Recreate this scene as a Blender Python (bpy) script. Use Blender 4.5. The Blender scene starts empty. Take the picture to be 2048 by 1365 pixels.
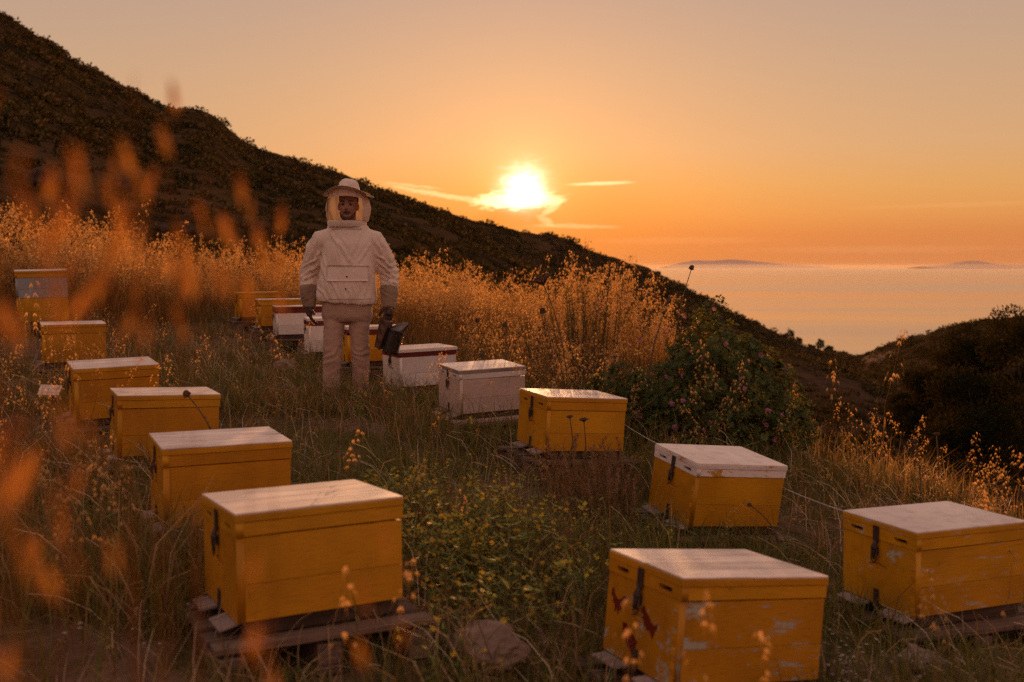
import bpy, bmesh, math, random
import numpy as np
from mathutils import Vector, Matrix, Euler

random.seed(7)
RNG = np.random.default_rng(11)
SC = bpy.context.scene
COL = SC.collection
R = math.radians

# ------------------------------------------------------------------ camera
CAM_Z = 1.30
F_PX = 1991.0                                   # 35 mm lens on a 36 mm frame, 2048 px wide
PITCH = math.atan((533.0 - 682.5) / F_PX)
cam_data = bpy.data.cameras.new('camera')
cam_data.sensor_width = 36.0
cam_data.lens = 35.0
cam_data.clip_start = 0.02
cam_data.clip_end = 150000.0
cam_data.dof.use_dof = True
cam_data.dof.focus_distance = 6.6
cam_data.dof.aperture_fstop = 2.6
cam = bpy.data.objects.new('camera', cam_data)
cam.location = (0, 0, CAM_Z)
cam.rotation_euler = (math.pi / 2 + PITCH, 0, 0)
COL.objects.link(cam)
SC.camera = cam

# ------------------------------------------------------------------ sky
SUN_AZ = R(0.70)                                # to the right of straight ahead
SUN_EL = R(4.45)
SUN_DIR = Vector((math.sin(SUN_AZ) * math.cos(SUN_EL), math.cos(SUN_AZ) * math.cos(SUN_EL), math.sin(SUN_EL)))


class NT:
    """tiny helper that writes node trees"""
    def __init__(self, tree):
        self.t = tree
        self.n = tree.nodes
        self.l = tree.links

    def node(self, typ, **kw):
        nd = self.n.new(typ)
        for k, v in kw.items():
            setattr(nd, k, v)
        return nd

    def put(self, sock, val):
        if val is None:
            return
        if hasattr(val, 'is_output'):
            self.l.new(val, sock)
        else:
            sock.default_value = val

    def m(self, op, a, b=None, c=None, clamp=False):
        nd = self.node('ShaderNodeMath', operation=op)
        nd.use_clamp = clamp
        for i, v in enumerate((a, b, c)):
            self.put(nd.inputs[i], v)
        return nd.outputs[0]

    def vm(self, op, a, b=None, out=0):
        nd = self.node('ShaderNodeVectorMath', operation=op)
        self.put(nd.inputs[0], a)
        self.put(nd.inputs[1], b)
        return nd.outputs[out]

    def scale(self, a, s):
        nd = self.node('ShaderNodeVectorMath', operation='SCALE')
        self.put(nd.inputs[0], a)
        self.put(nd.inputs['Scale'], s)
        return nd.outputs[0]

    def mix(self, f, a, b, blend='MIX'):
        nd = self.node('ShaderNodeMix', data_type='RGBA', blend_type=blend)
        self.put(nd.inputs[0], f)
        self.put(nd.inputs[6], a)
        self.put(nd.inputs[7], b)
        return nd.outputs[2]

    def ramp(self, f, stops, interp='LINEAR'):
        nd = self.node('ShaderNodeValToRGB')
        cr = nd.color_ramp
        cr.interpolation = interp
        while len(cr.elements) < len(stops):
            cr.elements.new(0.5)
        for e, (p, c) in zip(cr.elements, stops):
            e.position = p
            e.color = c if len(c) == 4 else (*c, 1)
        self.put(nd.inputs[0], f)
        return nd.outputs[0]

    def noise(self, vec, scale, detail=4, rough=0.55, dist=0.0, out=0, dim='3D'):
        nd = self.node('ShaderNodeTexNoise', noise_dimensions=dim)
        self.put(nd.inputs['Vector'], vec)
        self.put(nd.inputs['Scale'], scale)
        self.put(nd.inputs['Detail'], detail)
        self.put(nd.inputs['Roughness'], rough)
        self.put(nd.inputs['Distortion'], dist)
        return nd.outputs[out]

    def smooth(self, v, lo, hi, a=0.0, b=1.0):
        nd = self.node('ShaderNodeMapRange', interpolation_type='SMOOTHSTEP')
        for i, x in enumerate((v, lo, hi, a, b)):
            self.put(nd.inputs[i], x)
        return nd.outputs[0]

    def bump(self, h, strength=0.3, dist=0.01):
        nd = self.node('ShaderNodeBump')
        self.put(nd.inputs['Strength'], strength)
        self.put(nd.inputs['Distance'], dist)
        self.put(nd.inputs['Height'], h)
        return nd.outputs[0]


def lin(r, g, b):
    f = lambda c: (c / 255.0) / 12.92 if c / 255.0 <= 0.04045 else ((c / 255.0 + 0.055) / 1.055) ** 2.4
    return (f(r), f(g), f(b), 1.0)


world = bpy.data.worlds.new('World')
SC.world = world
world.use_nodes = True
wt = NT(world.node_tree)
wt.n.clear()
geo = wt.node('ShaderNodeTexCoord')
dirv = wt.vm('NORMALIZE', geo.outputs['Generated'])
sep = wt.node('ShaderNodeSeparateXYZ')
wt.l.new(dirv, sep.inputs[0])
DX, DY, DZ = sep.outputs
elev = wt.m('MULTIPLY', wt.m('ARCSINE', DZ), 180 / math.pi)          # degrees
azim = wt.m('MULTIPLY', wt.m('ARCTAN2', DX, DY), 180 / math.pi)      # degrees, 0 = straight ahead
dots = wt.vm('DOT_PRODUCT', dirv, tuple(SUN_DIR), out=1)
sang = wt.m('MULTIPLY', wt.m('ARCCOSINE', wt.m('MINIMUM', dots, 1.0)), 180 / math.pi)
# physical sky, white-balanced warm as the photograph is
sky = wt.node('ShaderNodeTexSky', sky_type='NISHITA')
sky.sun_disc = False
sky.sun_elevation = SUN_EL
sky.sun_rotation = SUN_AZ
sky.altitude = 100
sky.air_density = 1.6
sky.dust_density = 3.0
sky.ozone_density = 0.6
nish = wt.mix(1.0, sky.outputs[0], (0.010, 0.008, 0.007, 1), 'MULTIPLY')
# dusty dusk air on the sun's side, by height above the horizon
eb = wt.m('DIVIDE', elev, 60.0, clamp=True)
west = wt.ramp(eb, [(0.0, lin(208, 124, 70)), (0.006, lin(214, 130, 74)), (0.030, lin(217, 134, 75)), (0.049, lin(224, 152, 84)), (0.073, lin(222, 162, 96)),
                    (0.110, lin(214, 165, 117)), (0.178, lin(200, 162, 128)), (0.243, lin(186, 156, 135)), (0.50, lin(184, 156, 142)), (1.0, lin(168, 148, 142))])
east = wt.ramp(eb, [(0.0, lin(190, 128, 112)), (0.12, lin(240, 170, 146)), (0.3, lin(232, 180, 160)), (1.0, lin(168, 148, 142))])  # sky behind the lens, raised above true dusk to light camera-facing sides
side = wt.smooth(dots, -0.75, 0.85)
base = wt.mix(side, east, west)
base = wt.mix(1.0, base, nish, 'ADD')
# deep orange low down on the sun's side
base = wt.mix(wt.m('MULTIPLY', wt.m('MULTIPLY', wt.m('EXPONENT', wt.m('DIVIDE', sang, -8.0)), 0.75), wt.smooth(elev, 7.0, 1.5)), base, lin(240, 128, 30))
# thin cloud texture
comb = wt.node('ShaderNodeCombineXYZ')
wt.l.new(wt.m('MULTIPLY', azim, 0.45), comb.inputs[0])
wt.l.new(wt.m('MULTIPLY', elev, 1.6), comb.inputs[1])
n1 = wt.m('SUBTRACT', wt.noise(comb.outputs[0], 1.1, 5, 0.6), 0.5)
n2 = wt.m('SUBTRACT', wt.noise(comb.outputs[0], 3.4, 4, 0.6), 0.5)
# aureole round the low sun
g1 = wt.m('MULTIPLY', wt.m('EXPONENT', wt.m('DIVIDE', sang, -6.5)), 0.19)
softang = wt.m('MAXIMUM', wt.m('ADD', sang, wt.m('MULTIPLY', wt.m('ADD', n1, n2), 0.9)), 0.0)
g2 = wt.m('MULTIPLY', wt.m('EXPONENT', wt.m('DIVIDE', sang, -1.25)), 0.85)
g3 = wt.m('MULTIPLY', wt.m('EXPONENT', wt.m('MULTIPLY', wt.m('POWER', wt.m('DIVIDE', softang, 0.95), 2.0), -1.0)), 2.0)
glow = wt.mix(1.0, wt.scale((1.0, 0.42, 0.04), g1), wt.scale((1.0, 0.62, 0.22), g2), 'ADD')
glow = wt.mix(1.0, glow, wt.scale((1.0, 0.90, 0.74), g3), 'ADD')
base = wt.mix(1.0, base, glow, 'ADD')
# thin cloud wisps round the sun


def wisp(a0, e0, wa, we, slope, na=1.0, ne=0.3):
    aa = wt.m('ADD', wt.m('SUBTRACT', azim, a0), wt.m('MULTIPLY', n1, na))
    ee = wt.m('ADD', wt.m('SUBTRACT', wt.m('SUBTRACT', elev, e0), wt.m('MULTIPLY', wt.m('SUBTRACT', azim, a0), slope)), wt.m('MULTIPLY', n2, ne))
    q = wt.m('ADD', wt.m('POWER', wt.m('ABSOLUTE', wt.m('DIVIDE', aa, wa)), 2.0), wt.m('POWER', wt.m('ABSOLUTE', wt.m('DIVIDE', ee, we)), 2.0))
    return wt.smooth(q, 1.7, 0.05)


shade_c = wisp(0.1, 2.75, 2.3, 0.62, 0.05, 1.2, 0.5)
base = wt.mix(wt.m('MULTIPLY', shade_c, 0.40), base, lin(238, 140, 42))
lit = [(wisp(0.3, 3.75, 2.3, 0.50, 0.03, 2.2, 1.1), 1.5), (wisp(-3.9, 4.02, 3.0, 0.15, -0.17, 1.4, 0.42), 0.42), (wisp(-5.6, 4.55, 1.6, 0.07, -0.12, 1.0, 0.3), 0.25),
       (wisp(5.0, 4.68, 1.8, 0.10, 0.03, 0.8, 0.14), 0.60), (wisp(2.25, 3.25, 0.55, 0.20, 0.55, 0.5, 0.35), 0.45), (wisp(1.9, 2.62, 0.5, 0.22, -0.5, 0.4, 0.3), 0.30),
       (wisp(3.6, 2.28, 2.3, 0.13, -0.02, 1.0, 0.3), 0.24), (wisp(9.5, 1.45, 5.0, 0.20, 0.0, 3.0, 0.4), 0.04), (wisp(24, 3.2, 5.0, 0.12, 0.01, 4.0, 0.3), 0.035), (wisp(20, 0.9, 7.0, 0.2, 0.0, 4.0, 0.4), 0.04)]
for msk, amp in lit:
    base = wt.mix(1.0, base, wt.scale((1.0, 0.74, 0.40), wt.m('MULTIPLY', msk, amp)), 'ADD')
# below the horizon the world is dull ground
base = wt.mix(wt.smooth(elev, -0.2, -3.0), base, (0.05, 0.035, 0.025, 1))
bg = wt.node('ShaderNodeBackground')
base = wt.mix(1.0, base, (0.93, 0.955, 1.02, 1), 'MULTIPLY')
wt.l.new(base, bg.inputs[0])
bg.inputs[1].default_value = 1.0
world.cycles.sampling_method = 'MANUAL'
world.cycles.sample_map_resolution = 256
wo = wt.node('ShaderNodeOutputWorld')
wt.l.new(bg.outputs[0], wo.inputs[0])

sun_data = bpy.data.lights.new('sun', 'SUN')
sun_data.energy = 5.0
sun_data.angle = R(0.6)
sun_data.color = (1.0, 0.50, 0.20)
sun = bpy.data.objects.new('sun', sun_data)
sun.rotation_euler = (-SUN_DIR).to_track_quat('-Z', 'Y').to_euler()
sun.location = (0, 0, 30)
COL.objects.link(sun)

SC.view_settings.view_transform = 'Standard'
SC.view_settings.look = 'None'
SC.view_settings.exposure = 0.0
SC.view_settings.gamma = 1.0
SC.view_settings.use_curve_mapping = False
SC.render.engine = 'CYCLES'
SC.cycles.use_denoising = False
SC.cycles.max_bounces = 8
SC.cycles.transparent_max_bounces = 16
SC.cycles.sample_clamp_indirect = 6.0
SC.cycles.volume_bounces = 0

# ------------------------------------------------------------------ helpers
CPT, SPT = math.cos(PITCH), math.sin(PITCH)


def ray(px, py):
    a, b = (px - 1024.0) / F_PX, (682.5 - py) / F_PX
    return np.array([a, CPT - b * SPT, SPT + b * CPT])


def at(px, py, y):
    """world point seen at pixel (px, py) of the 2048 wide photograph, y metres ahead"""
    d = ray(px, py)
    p = d * (y / d[1])
    return np.array([p[0], p[1], p[2] + CAM_Z])


def px_of(x, y):
    return 1024.0 + F_PX * CPT * x / np.maximum(y, 0.05)


def hash3(i, j, k):
    h = (i * 374761393 + j * 668265263 + k * 2147483647 + 1013904223) & 0xFFFFFFFF
    h = ((h ^ (h >> 13)) * 1274126177) & 0xFFFFFFFF
    return ((h ^ (h >> 16)) & 0xFFFFFF) / float(0xFFFFFF)


def vnoise(x, y, z):
    x, y, z = np.broadcast_arrays(np.asarray(x, float), np.asarray(y, float), np.asarray(z, float))
    xi, yi, zi = np.floor(x).astype(np.int64), np.floor(y).astype(np.int64), np.floor(z).astype(np.int64)
    fx, fy, fz = x - xi, y - yi, z - zi
    fx, fy, fz = fx * fx * (3 - 2 * fx), fy * fy * (3 - 2 * fy), fz * fz * (3 - 2 * fz)
    v = 0
    for a in (0, 1):
        for b in (0, 1):
            for c in (0, 1):
                v = v + hash3(xi + a, yi + b, zi + c) * (fx if a else 1 - fx) * (fy if b else 1 - fy) * (fz if c else 1 - fz)
    return v


def fbm(x, y, z=0.0, octaves=4, gain=0.5):
    s, a, t = 0.0, 1.0, 0.0
    x, y, z = np.asarray(x, float), np.asarray(y, float), np.asarray(z, float)
    for o in range(octaves):
        s = s + a * vnoise(x * 2 ** o + 17.3 * o, y * 2 ** o - 9.1 * o, z * 2 ** o + 3.7 * o)
        t += a
        a *= gain
    return s / t


def link(o, parent=None):
    COL.objects.link(o)
    if parent is not None:
        o.parent = parent
    return o


def tag(o, label=None, cat=None, group=None, kind=None):
    if label:
        o['label'] = label
    if cat:
        o['category'] = cat
    if group:
        o['group'] = group
    if kind:
        o['kind'] = kind
    return o


def empty(name, loc, rot=(0, 0, 0)):
    o = bpy.data.objects.new(name, None)
    o.empty_display_size = 0.1
    o.location = loc
    o.rotation_euler = rot
    COL.objects.link(o)
    return o


def mesh_np(name, V, T, mat=None, cols=None, smooth=False):
    """triangles (n,3) or quads (n,4) straight from numpy"""
    V = np.asarray(V, np.float32)
    T = np.asarray(T, np.int32)
    me = bpy.data.meshes.new(name)
    n, k = T.shape
    me.vertices.add(len(V))
    me.vertices.foreach_set('co', V.ravel())
    me.loops.add(n * k)
    me.loops.foreach_set('vertex_index', T.ravel())
    me.polygons.add(n)
    me.polygons.foreach_set('loop_start', np.arange(0, n * k, k, dtype=np.int32))
    if smooth:
        me.polygons.foreach_set('use_smooth', np.ones(n, dtype=bool))
    if cols is not None:
        a = me.attributes.new('tint', 'FLOAT_COLOR', 'POINT')
        c = np.ones((len(V), 4), np.float32)
        c[:, :3] = cols
        a.data.foreach_set('color', c.ravel())
    me.update(calc_edges=True)
    if mat:
        me.materials.append(mat)
    return me


def obj(name, me, parent=None, loc=None, rot=None):
    o = bpy.data.objects.new(name, me)
    if loc is not None:
        o.location = loc
    if rot is not None:
        o.rotation_euler = rot
    return link(o, parent)


def bm_mesh(name, bm, mat=None, smooth=False):
    me = bpy.data.meshes.new(name)
    bm.normal_update()
    bm.to_mesh(me)
    bm.free()
    if mat:
        me.materials.append(mat)
    if smooth:
        for p in me.polygons:
            p.use_smooth = True
    return me


_box_cache = {}


def box_mesh(name, sx, sy, sz, mat, bev=0.002, key=0):
    """bevelled box centred on the origin"""
    k = (name, round(sx, 4), round(sy, 4), round(sz, 4), mat.name, bev, key)
    if k in _box_cache:
        return _box_cache[k]
    bm = bmesh.new()
    bmesh.ops.create_cube(bm, size=1.0)
    bmesh.ops.scale(bm, vec=(sx, sy, sz), verts=bm.verts)
    if bev:
        bmesh.ops.bevel(bm, geom=list(bm.edges), offset=min(bev, 0.3 * min(sx, sy, sz)), segments=1, affect='EDGES', profile=0.6)
    me = bm_mesh(name, bm, mat)
    _box_cache[k] = me
    return me


def flat_mesh(name, outlines, depth, mat, bevel=0.0):
    """filled outline with holes, given thickness; lies in XY, centred on Z"""
    cu = bpy.data.curves.new('tmp', 'CURVE')
    cu.dimensions = '2D'
    cu.fill_mode = 'BOTH'
    cu.extrude = depth / 2
    cu.bevel_depth = bevel
    for pts in outlines:
        sp = cu.splines.new('POLY')
        sp.points.add(len(pts) - 1)
        for p, q in zip(sp.points, pts):
            p.co = (q[0], q[1], 0, 1)
        sp.use_cyclic_u = True
    o = bpy.data.objects.new('tmp', cu)
    me = bpy.data.meshes.new_from_object(o)
    bpy.data.objects.remove(o)
    bpy.data.curves.remove(cu)
    me.name = name
    me.materials.clear()
    me.materials.append(mat)
    return me


def frame_axes(t):
    t = np.asarray(t, float)
    t = t / (np.linalg.norm(t) + 1e-9)
    a = np.array([0, 0, 1.0]) if abs(t[2]) < 0.9 else np.array([1.0, 0, 0])
    u = np.cross(a, t)
    u /= np.linalg.norm(u) + 1e-9
    return u, np.cross(t, u)


def tube_np(pts, rad, n=8, cap=True, squash=1.0):
    """tapered tube along a polyline: vertices and quads (cap triangles as degenerate-free fans)"""
    pts = np.asarray(pts, float)
    rad = np.broadcast_to(np.asarray(rad, float), (len(pts),))
    V, Q = [], []
    u0 = None
    for i, p in enumerate(pts):
        t = pts[min(i + 1, len(pts) - 1)] - pts[max(i - 1, 0)]
        t = t / (np.linalg.norm(t) + 1e-9)
        if u0 is None:
            u, v = frame_axes(t)
        else:
            u = u0 - t * np.dot(u0, t)
            u /= np.linalg.norm(u) + 1e-9
            v = np.cross(t, u)
        u0 = u
        for k in range(n):
            a = 2 * math.pi * k / n
            V.append(p + rad[i] * (math.cos(a) * u + squash * math.sin(a) * v))
    for i in range(len(pts) - 1):
        for k in range(n):
            a, b = i * n + k, i * n + (k + 1) % n
            Q.append([a, b, b + n, a + n])
    F = [list(q) for q in Q]
    if cap:
        F.append(list(range(n))[::-1])
        F.append([(len(pts) - 1) * n + k for k in range(n)])
    return V, F


def pydata(name, V, F, mat=None, smooth=False):
    me = bpy.data.meshes.new(name)
    me.from_pydata([tuple(map(float, v)) for v in V], [], F)
    if mat:
        me.materials.append(mat)
    if smooth:
        me.polygons.foreach_set('use_smooth', np.ones(len(me.polygons), dtype=bool))
    me.update()
    return me


class Soup:
    """collects vertices and faces of one part"""
    def __init__(self):
        self.V, self.F = [], []

    def add(self, V, F):
        b = len(self.V)
        self.V.extend(list(V))
        self.F.extend([[i + b for i in f] for f in F])
        return self

    def tube(self, pts, rad, n=8, squash=1.0):
        return self.add(*tube_np(pts, rad, n, True, squash))

    def ball(self, c, r, n=10, m=7):
        V, F = [], []
        r = np.broadcast_to(np.asarray(r, float), (3,))
        for i in range(1, m):
            th = math.pi * i / m
            for k in range(n):
                a = 2 * math.pi * k / n
                V.append(np.array(c) + r * np.array([math.sin(th) * math.cos(a), math.sin(th) * math.sin(a), math.cos(th)]))
        V.append(np.array(c) + r * np.array([0, 0, 1.0]))
        V.append(np.array(c) - r * np.array([0, 0, 1.0]))
        for i in range(m - 2):
            for k in range(n):
                a, b = i * n + k, i * n + (k + 1) % n
                F.append([a, a + n, b + n, b])
        for k in range(n):
            F.append([len(V) - 2, k, (k + 1) % n])
            F.append([len(V) - 1, (m - 2) * n + (k + 1) % n, (m - 2) * n + k])
        return self.add(V, F)

    def mesh(self, name, mat=None, smooth=True):
        return pydata(name, self.V, self.F, mat, smooth)


def remesh(soup, voxel, smooth_it=4, name='tmp'):
    """weld a soup of closed pieces into one continuous surface"""
    me = soup.mesh(name, None)
    o = bpy.data.objects.new('tmp', me)
    COL.objects.link(o)
    md = o.modifiers.new('r', 'REMESH')
    md.mode = 'VOXEL'
    md.voxel_size = voxel
    if smooth_it:
        sm = o.modifiers.new('s', 'SMOOTH')
        sm.iterations = smooth_it
        sm.factor = 0.5
    dg = bpy.context.evaluated_depsgraph_get()
    out = bpy.data.meshes.new_from_object(o.evaluated_get(dg))
    bpy.data.objects.remove(o)
    bpy.data.meshes.remove(me)
    out.name = name
    out.polygons.foreach_set('use_smooth', np.ones(len(out.polygons), dtype=bool))
    return out


def me_co(me):
    a = np.empty(len(me.vertices) * 3, np.float32)
    me.vertices.foreach_get('co', a)
    return a.reshape(-1, 3).astype(float)


def me_no(me):
    a = np.empty(len(me.vertices) * 3, np.float32)
    me.vertices.foreach_get('normal', a)
    return a.reshape(-1, 3).astype(float)


def me_set(me, V):
    me.vertices.foreach_set('co', np.asarray(V, np.float32).ravel())
    me.update()

# ------------------------------------------------------------------ materials
def new_mat(name):
    m = bpy.data.materials.new(name)
    m.use_nodes = True
    t = NT(m.node_tree)
    t.n.clear()
    out = t.node('ShaderNodeOutputMaterial')
    return m, t, out


def principled(t, out, col, rough=0.6, normal=None, metal=0.0, spec=0.5):
    b = t.node('ShaderNodeBsdfPrincipled')
    t.put(b.inputs['Base Color'], col)
    t.put(b.inputs['Roughness'], rough)
    t.put(b.inputs['Metallic'], metal)
    t.put(b.inputs['Specular IOR Level'], spec)
    if normal is not None:
        t.l.new(normal, b.inputs['Normal'])
    t.l.new(b.outputs[0], out.inputs[0])
    return b


def obj_coord(t, stretch=(1, 1, 1)):
    tc = t.node('ShaderNodeTexCoord')
    oi = t.node('ShaderNodeObjectInfo')
    off = t.scale((13.7, 7.1, 19.3), oi.outputs['Random'])
    v = t.vm('ADD', tc.outputs['Object'], off)
    return t.vm('MULTIPLY', v, stretch), oi


def paint(name, col, under, peel=0.5, rough=0.5, grain=(2.0, 2.0, 12.0), peel_scale=5.0, dirt=0.35, col2=None):
    """weathered paint on boards: tone drift, brushed grain, flaking to an older coat"""
    m, t, out = new_mat(name)
    v, oi = obj_coord(t)
    g = t.vm('MULTIPLY', v, grain)
    n_big = t.noise(v, 3.2, 3, 0.5)
    n_gr = t.noise(g, 14.0, 5, 0.65)
    n_fine = t.noise(v, 120.0, 2, 0.5)
    c2 = col2 or tuple(x * 0.72 for x in col[:3]) + (1,)
    c = t.mix(t.smooth(n_big, 0.3, 0.75), col, c2)
    c = t.mix(t.m('MULTIPLY', t.smooth(n_gr, 0.45, 0.75), 0.55), c, tuple(x * 0.5 for x in col[:3]) + (1,))
    # flakes
    pv = t.vm('MULTIPLY', v, (grain[0] * 0.6, grain[1] * 0.6, grain[2] * 0.28))
    pn = t.noise(pv, peel_scale, 10, 0.80)
    patch = t.noise(v, 3.6, 2, 0.5)
    thr = t.m('ADD', pn, t.m('MULTIPLY', t.m('SUBTRACT', patch, 0.5), 0.42))
    lo = 0.78 - 0.32 * peel
    mask = t.smooth(thr, lo, lo + 0.035)
    mask = t.m('MULTIPLY', mask, 1.0 if peel > 0 else 0.0)
    c = t.mix(mask, c, under)
    # dirt specks
    dk = t.smooth(t.noise(v, 42.0, 3, 0.6), 0.66, 0.74)
    c = t.mix(t.m('MULTIPLY', dk, dirt), c, (0.05, 0.03, 0.015, 1))
    hs = t.node('ShaderNodeHueSaturation')
    t.put(hs.inputs['Value'], t.m('ADD', 0.88, t.m('MULTIPLY', oi.outputs['Random'], 0.22)))
    t.put(hs.inputs['Hue'], t.m('ADD', 0.494, t.m('MULTIPLY', oi.outputs['Random'], 0.010)))
    t.put(hs.inputs['Color'], c)
    c = hs.outputs[0]
    h = t.m('ADD', t.m('MULTIPLY', n_gr, 0.6), t.m('SUBTRACT', t.m('MULTIPLY', n_fine, 0.25), t.m('MULTIPLY', mask, 0.6)))
    principled(t, out, c, t.m('ADD', rough, t.m('MULTIPLY', mask, 0.25)), t.bump(h, 0.35, 0.004), spec=0.25)
    return m


def wood(name, a, b, rough=0.75, grain=(1.5, 22.0, 22.0), contrast=1.0):
    m, t, out = new_mat(name)
    v, oi = obj_coord(t)
    g = t.vm('MULTIPLY', v, grain)
    n = t.noise(g, 3.0, 6, 0.6, 0.4)
    n2 = t.noise(v, 4.0, 3, 0.5)
    c = t.mix(t.smooth(n, 0.35, 0.72), a, b)
    c = t.mix(t.m('MULTIPLY', t.smooth(n2, 0.42, 0.8), 0.45 * contrast), c, tuple(x * 0.45 for x in b[:3]) + (1,))
    hs = t.node('ShaderNodeHueSaturation')
    t.put(hs.inputs['Value'], t.m('ADD', 0.82, t.m('MULTIPLY', oi.outputs['Random'], 0.36)))
    t.put(hs.inputs['Color'], c)
    principled(t, out, hs.outputs[0], rough, t.bump(n, 0.4, 0.004), spec=0.12)
    return m


def cloth(name, col, dirt, trans=0.25, weave=420.0, scale=6.0):
    m, t, out = new_mat(name)
    tc = t.node('ShaderNodeTexCoord')
    v = tc.outputs['Object']
    n = t.noise(v, scale, 4, 0.6)
    c = t.mix(t.smooth(n, 0.48, 0.72), col, dirt)
    n2 = t.noise(v, 30.0, 4, 0.6)
    c = t.mix(t.m('MULTIPLY', n2, 0.25), c, tuple(x * 0.6 for x in col[:3]) + (1,))
    wv = t.noise(v, weave, 2, 0.5)
    crease = t.noise(t.vm('MULTIPLY', v, (1.0, 1.0, 1.6)), 16.0, 5, 0.6, 0.8)
    nm = t.bump(t.m('ADD', t.m('MULTIPLY', wv, 0.12), crease), 0.30, 0.010)
    d = t.node('ShaderNodeBsdfPrincipled')
    t.put(d.inputs['Base Color'], c)
    t.put(d.inputs['Roughness'], 0.9)
    t.put(d.inputs['Specular IOR Level'], 0.15)
    t.put(d.inputs['Sheen Weight'], 0.25)
    t.l.new(nm, d.inputs['Normal'])
    if trans > 0:
        tr = t.node('ShaderNodeBsdfTranslucent')
        t.put(tr.inputs[0], c)
        mx = t.node('ShaderNodeMixShader')
        mx.inputs[0].default_value = trans
        t.l.new(d.outputs[0], mx.inputs[1])
        t.l.new(tr.outputs[0], mx.inputs[2])
        t.l.new(mx.outputs[0], out.inputs[0])
    else:
        t.l.new(d.outputs[0], out.inputs[0])
    return m


def leaf_mat(name, trans=0.4, gain=1.0, rough=0.55, tcol=(1.0, 0.75, 0.35, 1), spec=0.2):
    """blades, leaves and seed heads: colour from each leaf's own tint, light passes through"""
    m, t, out = new_mat(name)
    at_ = t.node('ShaderNodeAttribute', attribute_name='tint')
    c = t.mix(1.0, at_.outputs['Color'], (gain, gain, gain, 1), 'MULTIPLY')
    d = t.node('ShaderNodeBsdfPrincipled')
    t.put(d.inputs['Base Color'], c)
    t.put(d.inputs['Roughness'], rough)
    t.put(d.inputs['Specular IOR Level'], spec)
    tr = t.node('ShaderNodeBsdfTranslucent')
    t.put(tr.inputs[0], t.mix(1.0, t.mix(0.35, c, (0.6, 0.42, 0.15, 1)), tcol, 'MULTIPLY'))
    mx = t.node('ShaderNodeMixShader')
    mx.inputs[0].default_value = trans
    t.l.new(d.outputs[0], mx.inputs[1])
    t.l.new(tr.outputs[0], mx.inputs[2])
    t.l.new(mx.outputs[0], out.inputs[0])
    return m


def plain(name, col, rough=0.6, metal=0.0, var=0.3, scale=12.0, bump=0.2, spec=0.3):
    m, t, out = new_mat(name)
    v, oi = obj_coord(t)
    n = t.noise(v, scale, 5, 0.6)
    c = t.mix(t.m('MULTIPLY', t.smooth(n, 0.3, 0.75), var * 2 if var < 0.5 else 1.0), col, tuple(x * 0.45 for x in col[:3]) + (1,))
    principled(t, out, c, rough, t.bump(n, bump, 0.005), metal, 0.0 if rough > 0.92 else spec)
    return m


YEL = (0.56, 0.240, 0.006, 1)
MAT = dict(
    yellow=paint('yellow_paint', YEL, (0.30, 0.17, 0.06, 1), 0.22, peel_scale=14.0, grain=(1.2, 1.2, 14.0)),
    yellow_worn=paint('yellow_paint_flaking', (0.56, 0.240, 0.006, 1), (0.42, 0.38, 0.29, 1), 0.80, peel_scale=7.0, grain=(1.4, 1.4, 10.0)),
    yellow_some=paint('yellow_paint_scuffed', (0.56, 0.240, 0.006, 1), (0.42, 0.39, 0.31, 1), 0.55, peel_scale=11.0, grain=(1.2, 1.2, 14.0)),
    white_worn=paint('white_paint_over_yellow', (0.80, 0.70, 0.63, 1), (0.46, 0.22, 0.02, 1), 0.62, peel_scale=4.5, dirt=0.5, col2=(0.70, 0.60, 0.53, 1)),
    white=paint('white_paint', (0.74, 0.66, 0.59, 1), (0.25, 0.17, 0.10, 1), 0.30, peel_scale=6.0, col2=(0.60, 0.53, 0.47, 1)),
    pinkwhite=paint('pale_pinkish_paint', (0.62, 0.46, 0.37, 1), (0.30, 0.20, 0.12, 1), 0.30, peel_scale=6.0, col2=(0.46, 0.36, 0.29, 1)),
    greyblue=paint('grey_blue_paint', (0.30, 0.30, 0.30, 1), (0.22, 0.17, 0.12, 1), 0.25, col2=(0.25, 0.25, 0.25, 1)),
    red=paint('dark_red_paint', (0.16, 0.022, 0.012, 1), (0.20, 0.12, 0.08, 1), 0.2),
    redmark=paint('red_stencil_paint', (0.17, 0.016, 0.010, 1), (0.4, 0.2, 0.03, 1), 0.25),
    top=wood('bleached_boards', (0.90, 0.73, 0.62, 1), (0.58, 0.43, 0.35, 1), 0.6, (1.4, 24.0, 24.0), 1.0),
    sheet=paint('pale_lid_sheet', (0.86, 0.70, 0.60, 1), (0.46, 0.26, 0.11, 1), 0.18, 0.72, (1, 1, 1), 8.0, 0.5, (0.74, 0.59, 0.50, 1)),
    pallet=wood('weathered_pallet_wood', (0.20, 0.125, 0.09, 1), (0.085, 0.052, 0.036, 1)),
    darkwood=wood('dark_wood', (0.085, 0.052, 0.035, 1), (0.045, 0.028, 0.02, 1)),
    greywood=wood('grey_wood', (0.36, 0.27, 0.23, 1), (0.20, 0.145, 0.12, 1)),
    rust=plain('rusty_iron', (0.075, 0.050, 0.042, 1), 0.6, 0.35, 0.4, 40.0, 0.4),
    void=plain('unlit_inside', (0.015, 0.010, 0.008, 1), 0.9),
    stone=plain('brown_stone', (0.27, 0.175, 0.13, 1), 0.9, 0, 0.45, 6.0, 0.7),
    cord=plain('white_cord', (0.7, 0.66, 0.6, 1), 0.8),
)
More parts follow.
